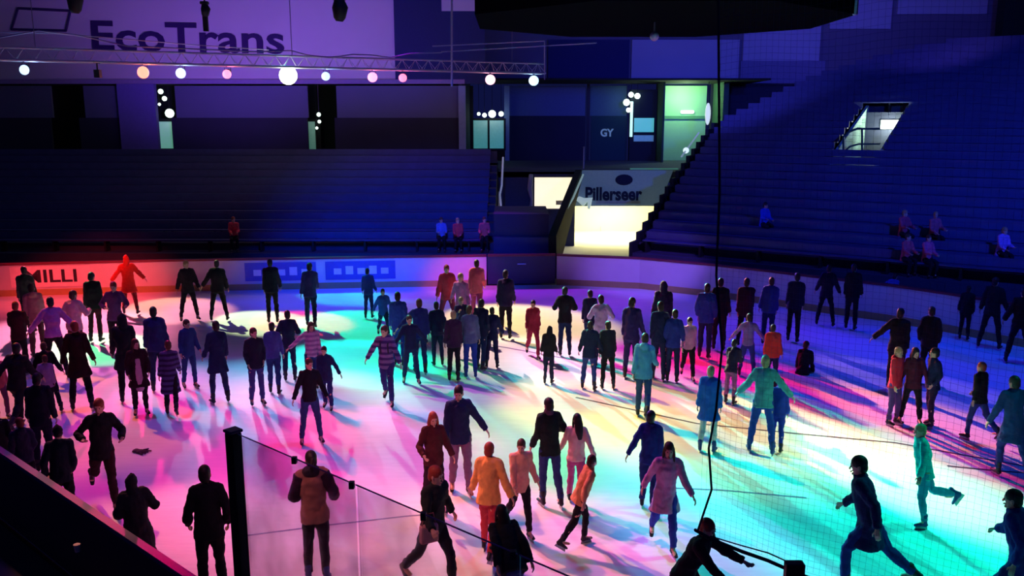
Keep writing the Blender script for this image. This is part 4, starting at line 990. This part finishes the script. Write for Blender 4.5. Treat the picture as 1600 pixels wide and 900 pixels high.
        bt = live(mb, 'ice_skate', bm_, root, .010 if fine else .015, 1, loc=an) if fine else mb.build('ice_skate', bm_, root, smooth=True, loc=an)
        if fine or dist < 22:
            bb = MB(); bb.quadslab([f(-.002, .075, -.15), f(-.002, -.17, -.15), f(-.002, -.15, -.10), f(-.002, .065, -.10)], Mf @ Vector((.004, 0, 0)) * s)
            bb.box(-.008, .008, .03, .05, -.115, -.085, Mf.to_4x4() @ Matrix.Scale(s, 4)); bb.box(-.008, .008, -.13, -.10, -.115, -.085, Mf.to_4x4() @ Matrix.Scale(s, 4))
            bb.build('blade', steel, bt)
    # ---- hair and headgear
    hm = hairm[hair]; mb = MB()
    if 'hoodup' in extra:
        mb.tube([hp(0, .03, -.15), hp(0, .03, -.07), hp(0, .022, .0), hp(0, .025, .07), hp(0, .03, .125), hp(0, .03, .145)], [(.10 * s, .105 * s), (.095 * s, .105 * s), (.097 * s, .108 * s), (.088 * s, .10 * s), (.05 * s, .06 * s), (.02 * s, .03 * s)], ref=M @ Vector((1, 0, 0)), n=12)
        live(mb, 'hood', tm_, root, cv, 1)
    elif 'beanie' in extra or 'cap' in extra:
        cc = dict(extra).get('beanie') if isinstance(extra, dict) else None
        col_ = (.02, .02, .03)
        mb.tube([hp(0, .008, .035), hp(0, .010, .055), hp(0, .012, .10), hp(0, .014, .135)], [(.083 * s, .104 * s), (.084 * s, .106 * s), (.068 * s, .086 * s), (.025 * s, .035 * s)], ref=M @ Vector((1, 0, 0)), n=14)
        if 'cap' in extra: mb.tube([hp(0, -.07, .045), hp(0, -.165, .035)], [(.062 * s, .010 * s), (.052 * s, .006 * s)], ref=M @ Vector((1, 0, 0)), n=10)
        mb.build('beanie' if 'beanie' in extra else 'cap', cloth(col_), root, smooth=True)
        mh = MB(); mh.ball(hp(0, .022, .0), (.077 * s, .092 * s, .07 * s), 12, 8)
        if style == 'long': mh.tube([hp(0, .07, .02), hp(0, .085, -.10), hp(0, .09, -.22)], [(.075 * s, .04 * s), (.085 * s, .045 * s), (.05 * s, .025 * s)], ref=M @ Vector((1, 0, 0)), n=10)
        live(mh, 'hair', hm, root, .014, 1)
    else:
        mb.ball(hp(0, .014, .040), (.082 * s, .106 * s, .092 * s), 14, 10, M)
        mb.ball(hp(0, .045, -.02), (.076 * s, .070 * s, .075 * s), 12, 8, M)
        if style == 'long':
            mb.tube([hp(0, .05, .03), hp(0, .075, -.08), hp(.01, .095, -.20), hp(0, .10, -.34)], [(.08 * s, .055 * s), (.092 * s, .055 * s), (.085 * s, .045 * s), (.045 * s, .025 * s)], ref=M @ Vector((1, 0, 0)), n=12)
            for sg in (-1, 1): mb.tube([hp(sg * .066, -.01, .04), hp(sg * .082, -.015, -.06), hp(sg * .085, -.03, -.17)], [.026 * s, .028 * s, .016 * s], n=8)
        if style == 'tail':
            mb.tube([hp(0, .10, .05), hp(0, .15, .03), hp(.03, .17, -.06), hp(.02, .16, -.14)], [.022 * s, .034 * s, .030 * s, .012 * s], n=8)
        if style == 'bun': mb.ball(hp(0, .09, .10), (.042 * s,) * 3, 10, 7)
        live(mb, 'hair', hm, root, .012 if fine else .017, 1)
    # ---- carried and worn extras
    if 'scarf' in extra:
        mb = MB(); mb.tube([J['neck'] - up * .01 * s, J['neck'] + up * .06 * s], [.088 * s, .078 * s], ref=X, n=14); mb.tube([J['neck'] + fw * .08 * s, J['neck'] + fw * .13 * s - up * .10 * s, J['neck'] + fw * .14 * s - up * .26 * s], [(.03 * s, .018 * s)] * 3, ref=X, n=8)
        live(mb, 'scarf', cloth((.10, .05, .09)), root, .014, 1)
    if 'backpack' in extra:
        c = hip + up * .30 * s - fw * .20 * s; mb = MB(); mb.tube([c - up * .20 * s, c, c + up * .19 * s], [(.13 * s, .07 * s), (.145 * s, .09 * s), (.11 * s, .06 * s)], ref=X, n=12); live(mb, 'backpack', cloth((.10, .09, .14)), root, .016, 1)
        for sg in (-1, 1):
            q = hip + X * sg * .085 * s; MB().tube([q + up * .50 * s - fw * .08 * s, q + up * .515 * s + fw * .03 * s, q + up * .40 * s + fw * .145 * s, q + up * .22 * s + fw * .13 * s], [(.018 * s, .006 * s)] * 4, ref=X, n=6).build('strap', cloth((.03, .03, .05)), root)
    if 'apron' in extra:   # lighter garment panel seen between the open coat fronts
        live(MB().tube([hip - up * .34 * s + fw * .10 * s, hip + fw * .135 * s, hip + up * .35 * s + fw * .115 * s], [(.10 * s, .10 * s), (.085 * s, .035 * s), (.06 * s, .03 * s)], ref=X, n=12), 'inner_shirt', cloth((.55, .35, .50)), root, .016, 1)
    if 'sleeves' in extra:
        for k in 'lr':
            sh, el, wr = J[k + 'sh'], J[k + 'el'], J[k + 'wr']
            live(MB().tube([sh, sh.lerp(el, .5), el, el.lerp(wr, .5), wr], [v * s + g for v in (.062, .056, .048, .044, .038)], n=10, round_caps=False), 'sleeve', cloth((.035, .015, .03)), root, cv, 1)
        live(MB().ball(J['neck'] - fw * .05 * s + up * .0 * s, (.125 * s, .095 * s, .085 * s), 12, 8), 'dark_hood', cloth((.04, .035, .05)), root, cv, 1)
    if 'phone' in extra:
        c = J['lwr'].lerp(J['rwr'], .5) + J['lfd'] * .12 * s; MB().box(-.04, .04, -.006, .006, -.075, .075).build('phone', mat('phone', (.02, .02, .03), .2), root, loc=c, bevel=.004)
    return root

K = (.012, .012, .018); NV = (.015, .025, .085); NV2 = (.02, .045, .17); DJ = (.03, .05, .16); MR = (.07, .012, .02); GN = (.012, .022, .02)
BL = (.03, .09, .42); CY = (.08, .35, .55); PK = (.62, .30, .45); WT = (.70, .62, .62); GY = (.16, .15, .20); LV = (.40, .34, .60)
P = person

# ---- foreground, from the left
P(335, 940, 735, 180, 'pockets', K, K, 'person in black seen from behind, left of the black padded post', H=1.80, ov=dict(lab=18, rab=18))
P(222, 905, 742, 186, 'elbows', (.03, .035, .04), K, 'hooded person in a long dark coat leaning with one elbow out by the near boards', coat='long', bulk=2.0, extra=('hoodup',), ov=dict(lean=16, lab=26, lin=30), off=.42)
P(168, 800, 620, 6, 'elbows', K, (.03, .01, .015), 'red-haired person in a black top walking with bent elbows along the near boards', hair='red', ov=dict(rth=-26, rkn=40, lth=14), bulk=.9)
P(497, 912, 703, 176, 'elbows', (.44, .19, .13), K, 'person in a salmon jacket with dark sleeves seen from behind in the foreground', extra=('sleeves',), style='tail', coat='jacket', bulk=1.25, ov=dict(lab=24, rab=24, lel=70, rel=70, lin=30, rin=30), boots=boot_blue)
P(678, 925, 728, 40, 'stride', (.02, .03, .03), K, 'person in a dark jacket with a pale bag, striding in the foreground', ov=dict(lean=8), hair='red', extra=())
P(764, 868, 692, 165, 'glide', (.80, .42, .12), (.50, .05, .07), 'person in an orange-yellow jacket and red trousers seen from behind', hair='red', ov=dict(lean=14), bulk=1.2)
P(812, 838, 680, 20, 'walk', (.70, .42, .30), K, 'person in a cream tan top walking beside the orange-yellow jacket', hair='brown', ov=dict(lab=20, lel=30))
P(800, 985, 825, 200, 'bend', (.02, .03, .03), (.04, .06, .24), 'bent-over person in a dark top and blue jeans at the bottom edge', hair='dark', style='long')
P(858, 790, 620, -158, 'linked', GN, DJ, 'person in a dark green jacket and jeans beside the long-haired skater in cream', extra=('scarf',), coat='jacket', hair='dark')
P(899, 790, 645, 178, 'glide', (.80, .52, .45), (.55, .10, .28), 'long-haired skater in a cream top and pink trousers seen from behind', hair='dark', style='long', coat='jumper', ov=dict(lean=6))
P(905, 855, 722, 110, 'glide', (.72, .33, .16), K, 'short skater in an orange top and black trousers below the cream-topped woman', hair='brown', H=1.42, ov=dict(lean=22))
P(720, 772, 598, 8, 'armout_l', NV, (.22, .12, .20), 'tall person in a navy jacket with one arm held out, facing the camera', hair='dark', ov=dict(lab=36), bulk=1.1)
P(679, 800, 640, 18, 'linked', (.07, .015, .02), (.03, .01, .02), 'red-haired person in a dark maroon vest walking beside the tall navy jacket', hair='red', style='long', bulk=1.0, ov=dict(lab=24))
P(1012, 797, 640, 172, 'armout_l', (.02, .03, .18), (.02, .02, .12), 'navy-clad skater seen from behind with the left arm low, right of centre', hair='dark', ov=dict(lab=26, lfw=-20, side=0))
P(1036, 862, 684, 10, 'glide', (.66, .30, .50), (.03, .05, .35), 'skater in a pink coat and blue trousers beside the navy-clad one', hair='brown', style='long', coat='coat')
P(1066, 1000, 795, 70, 'stride', (.03, .012, .03), (.012, .012, .03), 'dark-clad person leaning to the right with both arms out at the bottom edge', hair='red', ov=dict(lean=28, lfw=75, rfw=70, lel=4, rel=14, lab=14, rab=6))
P(1350, 925, 702, -92, 'stride', (.015, .02, .10), (.01, .03, .20), 'large navy-clad skater striding left across the cyan ice', hair='dark', coat='coat', bulk=1.25)
P(1436, 822, 695, -70, 'kick', (.0, .45, .45), (.02, .25, .40), 'skater in a cyan jacket pushing off on the cyan ice', hair='blond', H=1.6, boots=boot_blue)
P(1585, 985, 772, -100, 'stride', (.02, .04, .26), (.01, .02, .16), 'blue-clad skater cut off by the lower right corner', hair='dark', coat='coat', bulk=1.2)
P(1574, 748, 588, -150, 'glide', (.02, .04, .17), (.02, .03, .20), 'navy-coated skater at the right edge behind the lower corner skater', hair='dark', coat='coat', bulk=1.25)
P(1524, 688, 563, -120, 'walk', K, (.03, .05, .25), 'skater in a black puffer jacket near the right edge', coat='puffer', hair='red')
# ---- left crowd
P(130, 640, 500, 176, 'wide', (.03, .012, .012), K, 'tall person in a long black coat seen from behind, left crowd', coat='coat', hair='red', ov=dict(lsp=8, rsp=8))
P(80, 645, 532, 178, 'wide', K, (.012, .012, .03), 'person in a black jumper with a violet lower panel, left crowd', coat='jacket', hair='brown', extra=('hood',))
P(78, 652, 560, 178, 'stand', (.30, .20, .42), K, 'child in a violet jacket among the left crowd', H=1.3, hair='brown')
P(34, 672, 540, 150, 'stride', (.02, .02, .025), K, 'dark-clad person striding at the left edge of the crowd', ov=dict(lean=10), bulk=1.2)
P(4, 655, 548, 20, 'walk', (.60, .12, .16), (.15, .05, .12), 'person in a pinkish-red top cut by the left edge', hair='brown')
P(90, 590, 462, 180, 'arms_v', (.42, .12, .50), K, 'person in a magenta violet top seen from behind, left crowd', coat='jumper', hair='dark', bulk=1.3)
P(123, 572, 452, 150, 'elbows', (.80, .42, .46), MR, 'person in a pale pink jacket near the advert lettering', hair='brown', bulk=1.3)
P(62, 560, 438, 185, 'stand', (.65, .20, .25), (.10, .03, .05), 'person in a pink jacket left of the pale pink one', hair='brown', extra=('hood',))
P(36, 585, 470, 170, 'phone', (.05, .012, .02), K, 'dark maroon figure behind the striding one at the left', hair='red')
P(152, 535, 413, 160, 'stand', K, (.05, .01, .02), 'dark figure standing against the advert lettering', hair='dark', bulk=1.2)
P(185, 556, 425, 8, 'elbows', (.12, .04, .14), (.03, .01, .02), 'person with hands on hips in a violet jumper at the back left', hair='red')
P(205, 492, 398, 170, 'arms_v', (.75, .03, .02), (.20, .02, .02), 'person in a bright red hooded coat at the far left boards', coat='coat', extra=('hoodup',), bulk=1.5)
P(297, 502, 405, 10, 'wide', (.02, .015, .02), K, 'black-jacketed person with a lit face near the far left boards', hair='blond', bulk=1.4)
P(343, 502, 405, 175, 'wide', K, K, 'broad black-clad person right of the lit face, far left boards', hair='dark', bulk=1.5, ov=dict(lab=30))
P(48, 520, 392, 180, 'stand', (.02, .03, .03), K, 'dark green-black figure rising above the far left boards', hair='dark', H=1.9)
P(202, 628, 480, 176, 'stand', (.018, .022, .028), K, 'hooded person in a dark patterned coat left of the blue-jacketed group', coat='coat', extra=('hoodup',), bulk=1.2)
P(222, 650, 527, 4, 'pockets', (.03, .012, .02), K, 'long-haired person in an open dark coat over a pale pink dress', coat='coat', hair='brown', style='long', extra=('apron',))
P(250, 612, 478, 176, 'stand', (.03, .035, .15), NV, 'blue-jacketed person just behind the plaid dress', hair='dark', bulk=1.15)
P(270, 650, 530, 176, 'walk', (.08, .06, .22), K, 'person in a blue plaid dress and black leggings, left group', coat='dress', hair='brown', wave=((.03, .02, .08), 3.0))
P(298, 607, 497, 20, 'stand', (.02, .04, .17), NV2, 'person in a blue jacket and blue jeans, right end of the left group', hair='brown')
P(344, 630, 500, 195, 'stand', NV, (.02, .03, .10), 'person in a long navy coat standing alone with hands low', coat='coat', ov=dict(lsp=6, rsp=6), bulk=.95)
P(403, 634, 510, 12, 'pockets', (.015, .018, .04), (.05, .05, .20), 'person in a dark jacket and blue jeans with hands in pockets', hair='brown')
P(430, 616, 502, 170, 'stand', (.06, .07, .30), NV2, 'person in a light blue hooded shirt beside the hands-in-pockets one', extra=('hood',), coat='jumper')
P(454, 596, 484, 176, 'elbows', (.015, .02, .06), NV, 'person in a dark navy jacket against the bright cream strip of ice', hair='dark')
P(489, 612, 500, 6, 'armout_r', (.50, .30, .50), NV2, 'person in a pink checked top with one arm out', coat='jumper', hair='brown', style='long', wave=((.30, .15, .35), 3.0))
P(487, 694, 557, 8, 'wide', K, DJ, 'person in a black shirt and jeans facing the camera, legs apart', coat='jumper', hair='brown', ov=dict(lsp=9, rsp=9, lab=20, rab=20), bulk=.9)
P(512, 642, 538, -15, 'armout_l', NV, (.02, .03, .14), 'navy-clad person behind the black shirt, one arm low to the right', hair='dark', ov=dict(lab=30))
P(606, 634, 505, -12, 'glide', (.18, .13, .28), (.03, .03, .16), 'person in a grey patterned jacket with a backpack beside the cyan light pool', extra=('backpack',), hair='brown', ov=dict(rab=30), wave=((.05, .03, .14), 2.5))
P(643, 600, 490, 4, 'arms_v', (.015, .02, .07), (.015, .03, .10), 'person in a navy jumper with legs apart and arms held off', coat='jumper', ov=dict(lsp=8, rsp=8), hair='brown')
P(625, 572, 455, 170, 'stand', (.03, .06, .35), (.02, .04, .25), 'blue-clad person behind the navy jumper', hair='dark')
P(657, 584, 466, 180, 'armout_l', (.02, .03, .17), (.02, .03, .12), 'darker blue person with a low arm behind the navy jumper', hair='brown')
P(684, 571, 470, 190, 'pockets', (.012, .016, .06), (.015, .02, .07), 'slim dark navy person at the left of the tight group', hair='dark')
P(710, 595, 484, 172, 'stand', (.04, .015, .05), K, 'person in a dark maroon top in the tight group', hair='blond')
P(735, 590, 476, 186, 'stand', (.10, .12, .24), (.02, .05, .32), 'person in a grey-blue top and bright blue jeans in the tight group', hair='brown', boots=boot_blue)
P(752, 578, 466, 150, 'pockets', (.012, .014, .05), NV, 'dark figure at the back of the tight group', hair='dark')
P(769, 575, 478, 176, 'wide', (.012, .018, .07), (.02, .02, .08), 'broad navy-jacketed person at the right of the tight group', bulk=1.2, ov=dict(lsp=6, rsp=6))
P(722, 560, 462, 20, 'phone', (.05, .05, .15), NV, 'person holding up a phone behind the tight group', extra=('phone',), hair='blond')
# ---- people near the far boards
for x, yf, yh, f, po, top, bot, lb, kw in (
 (427, 505, 396, 180, 'stand', (.01, .012, .03), K, 'black silhouette in front of the blue-lit boards, left one', dict(bulk=1.3)),
 (487, 512, 408, 176, 'walk', (.06, .03, .16), NV, 'violet-blue figure in front of the blue-lit boards', dict(bulk=1.2)),
 (577, 498, 418, 170, 'stand', (.015, .03, .2), (.01, .02, .12), 'slim blue figure between the two far cyan light spots', dict()),
 (600, 528, 448, 10, 'glide', (.03, .05, .3), NV, 'blue-clad skater right of the far cyan light spots', dict(hair='brown')),
 (700, 516, 405, 8, 'wide', (.60, .05, .10), (.25, .03, .10), 'red-lit person in a red jacket before the pink-lit boards', dict(bulk=1.3, hair='red')),
 (745, 505, 398, 174, 'walk', (.70, .12, .22), (.35, .05, .22), 'person in a pinkish-red jacket before the pink-lit boards', dict(bulk=1.2, hair='brown')),
 (722, 530, 425, -20, 'glide', (.55, .15, .40), (.20, .03, .15), 'magenta-clad skater before the pink-lit boards', dict(hair='blond')),
 (790, 530, 410, 176, 'stand', (.02, .015, .06), K, 'dark figure standing by the dark blue gate', dict(bulk=1.2)),
 (833, 560, 465, 10, 'walk', (.30, .02, .05), (.30, .02, .06), 'dark red thin figure on the warm pool of light near the gate', dict()),
 (882, 556, 447, 185, 'elbows', K, NV, 'black-clad skater with an elbow out right of the warm light pool', dict(bulk=1.2)),
 (921, 552, 452, 174, 'stand', (.02, .015, .06), NV, 'dark figure behind the lavender top', dict()),
 (938, 574, 460, 182, 'elbows', (.50, .42, .66), NV, 'person in a lavender white top with dark hair seen from behind', dict(bulk=1.2)),
 (985, 592, 448, 170, 'stand', (.03, .02, .13), (.03, .02, .12), 'tall thin blue-violet figure right of the lavender top', dict()),
 (1034, 556, 412, 178, 'stand', (.012, .014, .05), K, 'tall broad black figure before the lavender boards', dict(bulk=1.5, coat='coat', H=1.92, extra=('hoodup',))),
 (1100, 560, 425, 172, 'pockets', (.02, .04, .30), NV, 'blue-jacketed figure right of the tall broad black one', dict(bulk=1.4)),
 (1122, 548, 410, 180, 'stand', K, K, 'black figure rising over the curve of the boards', dict(bulk=1.3)),
 (1162, 545, 425, 190, 'walk', (.03, .01, .03), K, 'maroon-black figure at the curve of the boards', dict(bulk=1.4)),
 (1198, 540, 432, 170, 'stand', (.02, .04, .28), (.01, .02, .12), 'blurred blue figure at the curve of the boards', dict(bulk=1.3)),
 (1238, 535, 425, 176, 'stand', (.012, .014, .04), K, 'dim dark figure left of the black pair under the right stand', dict(bulk=1.2)),
 (1288, 510, 412, 176, 'wide', (.015, .012, .03), K, 'left black-clad figure of the pair by the boards under the right stand', dict(bulk=1.2)),
 (1328, 516, 402, 174, 'stand', K, K, 'right black-clad figure of the pair by the boards under the right stand', dict(bulk=1.3)),
 (1384, 500, 425, 150, 'bend', (.06, .10, .45), (.02, .03, .15), 'person in a mid-blue jacket bending near the right boards', dict(H=1.6)),
 (1505, 532, 445, 176, 'stand', K, K, 'black silhouette at the right boards, left one of three', dict(bulk=1.3)),
 (1544, 545, 425, 170, 'wide', K, K, 'black silhouette at the right boards, middle one of three', dict(bulk=1.3)),
 (1588, 568, 425, 180, 'wide', (.015, .01, .01), K, 'black silhouette at the right boards, right one of three', dict(bulk=1.5)),
): P(x, yf, yh, f, po, top, bot, lb, **kw)
# ---- middle distance
P(857, 600, 508, 168, 'stand', K, (.015, .02, .06), 'small dark figure standing alone on the pale pink ice', ov=dict(lsp=2, rsp=2), extra=('hoodup',))
P(920, 610, 500, 172, 'wide', (.012, .02, .06), (.03, .05, .22), 'left one of a close pair, dark jacket and blue jeans', ov=dict(lsp=8, rsp=6), extra=('hood',))
P(949, 608, 500, 184, 'stand', (.015, .015, .03), K, 'right one of a close pair, all in black with a bun', style='bun', ov=dict(lsp=5, rsp=6))
P(1004, 655, 518, 174, 'walk', (.06, .24, .45), (.02, .05, .16), 'person in a light blue jacket under a dark collar, right of the close pair', hair='dark', extra=('hood',))
P(1028, 594, 470, 180, 'stand', (.012, .018, .08), NV, 'navy figure at the left of the three before the tall black one', hair='dark')
P(1050, 597, 482, 176, 'pockets', (.02, .04, .28), NV, 'blue-jacketed figure in the middle of the three', hair='dark')
P(1074, 594, 492, 8, 'walk', (.60, .25, .42), K, 'person in a pink top and black leggings at the right of the three', coat='jumper', hair='dark')
P(1105, 706, 570, 172, 'stand', (.02, .10, .45), (.45, .48, .55), 'skater in a blue jacket and pale thin trousers, right of centre', coat='coat', hair='blond', boots=boot_blue, bulk=1.3, ov=dict(lsp=5, rsp=5))
P(1140, 632, 528, 160, 'phone', (.03, .02, .06), (.28, .10, .30), 'person in a dark top with white sleeve stripes bending over', hair='dark', ov=dict(lean=24))
P(1188, 708, 553, 182, 'arms_v', (.08, .28, .32), (.02, .05, .32), 'skater in a teal jacket and blue trousers seen from behind', hair='blond', boots=boot_blue, coat='jacket')
P(1212, 706, 592, 176, 'stand', (.02, .04, .36), (.015, .03, .30), 'blue-clad child close beside the teal jacket', hair='dark', H=1.38)
P(1204, 606, 505, 180, 'stand', (.60, .04, .05), (.02, .015, .10), 'person in a red jacket seen from behind, right of centre', hair='dark')
P(1166, 590, 488, 176, 'arms_v', (.22, .18, .50), (.03, .05, .3), 'person in a lavender-blue top left of the red jacket', coat='jumper', hair='dark')
P(1254, 584, 538, 170, 'sit_ice', (.012, .012, .02), K, 'black-clad person sitting fallen on the ice right of the red jacket', H=1.6)
P(1393, 664, 540, 60, 'stand', (.62, .03, .07), (.10, .05, .22), 'person in a bright red jacket talking, left of the group of three', extra=('hood',), hair='blond')
P(1421, 664, 540, 8, 'wide', (.08, .012, .04), K, 'person in a maroon jacket with legs apart, middle of the group of three', hair='dark', style='long', ov=dict(lsp=10, rsp=10))
P(1451, 667, 541, -60, 'pockets', (.012, .018, .08), (.03, .015, .06), 'person in a navy jacket facing left, right end of the group of three', hair='dark')
P(1396, 612, 480, 178, 'armout_l', K, K, 'black figure with a low outstretched arm behind the group of three', hair='dark', ov=dict(lab=46), bulk=1.2)
P(1446, 600, 478, 176, 'pockets', K, K, 'black figure standing behind the right end of the group of three', hair='dark', bulk=1.1)
# ---- people at the near boards, lower left
P(104, 818, 664, 178, 'pockets', (.012, .02, .035), K, 'person in a dark cap seen from behind at the lower left boards', extra=('cap',), off=.42)
P(46, 786, 650, 190, 'pockets', (.03, .03, .07), K, 'dark blue-coated person left of the dark cap', hair='red', extra=('hood',), off=.42)
P(8, 764, 640, 170, 'pockets', (.015, .02, .02), K, 'darkest figure in the lower left corner, cut by the edge', hair='dark', off=.42)
P(72, 738, 604, 176, 'stand', (.012, .015, .03), (.012, .015, .035), 'black figure behind the dark cap, left foreground', H=1.75)
# ---- spectators seated in the stands
def spect(x, y, D_or_y, top, label, hair='brown', k=0, right=False):
    if right:
        D, s_, pz = stand_hit(x, y); kk = int(D / RD); b = rp(kk * RD + .40, s_, rz(kk * RD)); f = 0
        b = rp(kk * RD + .44, s_, rz(kk * RD) - .03)
    else:
        d = ray(x, y); best = min(range(NR), key=lambda q: abs((dp(x, y, y0 + .5 + q * dy)).z - (z0 + q * dz + .55)))
        q = dp(x, y, y0 + .45 + best * dy); b = Vector((q.x, y0 + .45 + best * dy - .02, z0 + best * dz - .03))
    P(x, 0, 0, (40 if right else 0), 'sit', top, K, label, hair=hair, H=1.7, base=b)
spect(366, 368, 0, (.70, .06, .08), 'spectator in a red jacket seated alone in the far left stand', 'red')
spect(716, 368, 0, (.70, .06, .09), 'spectator in a red jacket seated above the pink-lit boards', 'blond')
spect(690, 376, 0, (.12, .20, .62), 'spectator in a light blue jacket left of the red one in the far stand', 'brown')
spect(757, 376, 0, (.60, .10, .14), 'spectator in a dim pinkish-red top right of the seated red jacket', 'brown')
spect(1408, 385, 0, (.50, .07, .12), 'spectator in a dull red jacket, upper left of the seated right-hand pair', 'blond', right=True)
spect(1456, 388, 0, (.48, .10, .15), 'spectator in a dull rose jacket, upper right of the seated right-hand pair', 'blond', right=True)
spect(1410, 428, 0, (.70, .10, .14), 'spectator in a red top low in the right stand above the boards', 'brown', right=True)
spect(1446, 424, 0, (.75, .12, .25), 'spectator in a pinkish-red top low in the right stand', 'brown', right=True)
spect(1563, 408, 0, (.45, .20, .60), 'spectator in a violet-pink top at the far right of the right stand', 'blond', right=True)
spect(1186, 376, 0, (.02, .08, .60), 'spectator in a bright blue jacket in the lower right stand', 'dark', right=True)
t = thing('shoulder_bag', 'pale pink bag held by the dark striding skater in the foreground', 'bag', gp(676, 925) + Vector((.0, -.32, 1.02)), .5)
MB().box(-.12, .12, -.05, .05, -.16, .08).build('bag_body', cloth((.62, .30, .30)), t, bevel=.03); MB().tube([(-.09, 0, .08), (-.06, 0, .22), (.06, 0, .22), (.09, 0, .08)], [.01] * 4, n=6).build('strap', cloth((.3, .12, .14)), t)

# ---- turn the rough forms into smooth continuous meshes
FOLD = bpy.data.textures.new('cloth_folds', 'CLOUDS'); FOLD.noise_scale = .11; FOLD.noise_depth = 2
for o, vox, sm in REMESH:
    r = o.modifiers.new('remesh', 'REMESH'); r.mode = 'VOXEL'; r.voxel_size = vox; r.use_smooth_shade = True
    m_ = o.modifiers.new('smooth', 'SMOOTH'); m_.factor = .5; m_.iterations = sm * 2
    if o.name.split('.')[0] in ('jacket', 'coat', 'jumper', 'dress', 'shirt', 'trousers', 'hood', 'dark_hood', 'sleeve', 'scarf'):
        f_ = o.modifiers.new('folds', 'DISPLACE'); f_.texture = FOLD; f_.strength = .045; f_.mid_level = .5; f_.texture_coords = 'GLOBAL'
dg_ = bpy.context.evaluated_depsgraph_get(); new_ = []
for o, vox, sm in REMESH: new_.append(bpy.data.meshes.new_from_object(o.evaluated_get(dg_)))
for (o, vox, sm), me in zip(REMESH, new_):
    o.modifiers.clear(); old = o.data; o.data = me
    if not me.materials: me.materials.append(old.materials[0])
    me.polygons.foreach_set('use_smooth', [True] * len(me.polygons))
print('people', len([o for o in bpy.data.objects if o.name.startswith('person')]), 'faces', sum(len(o.data.polygons) for o, _, _ in REMESH))
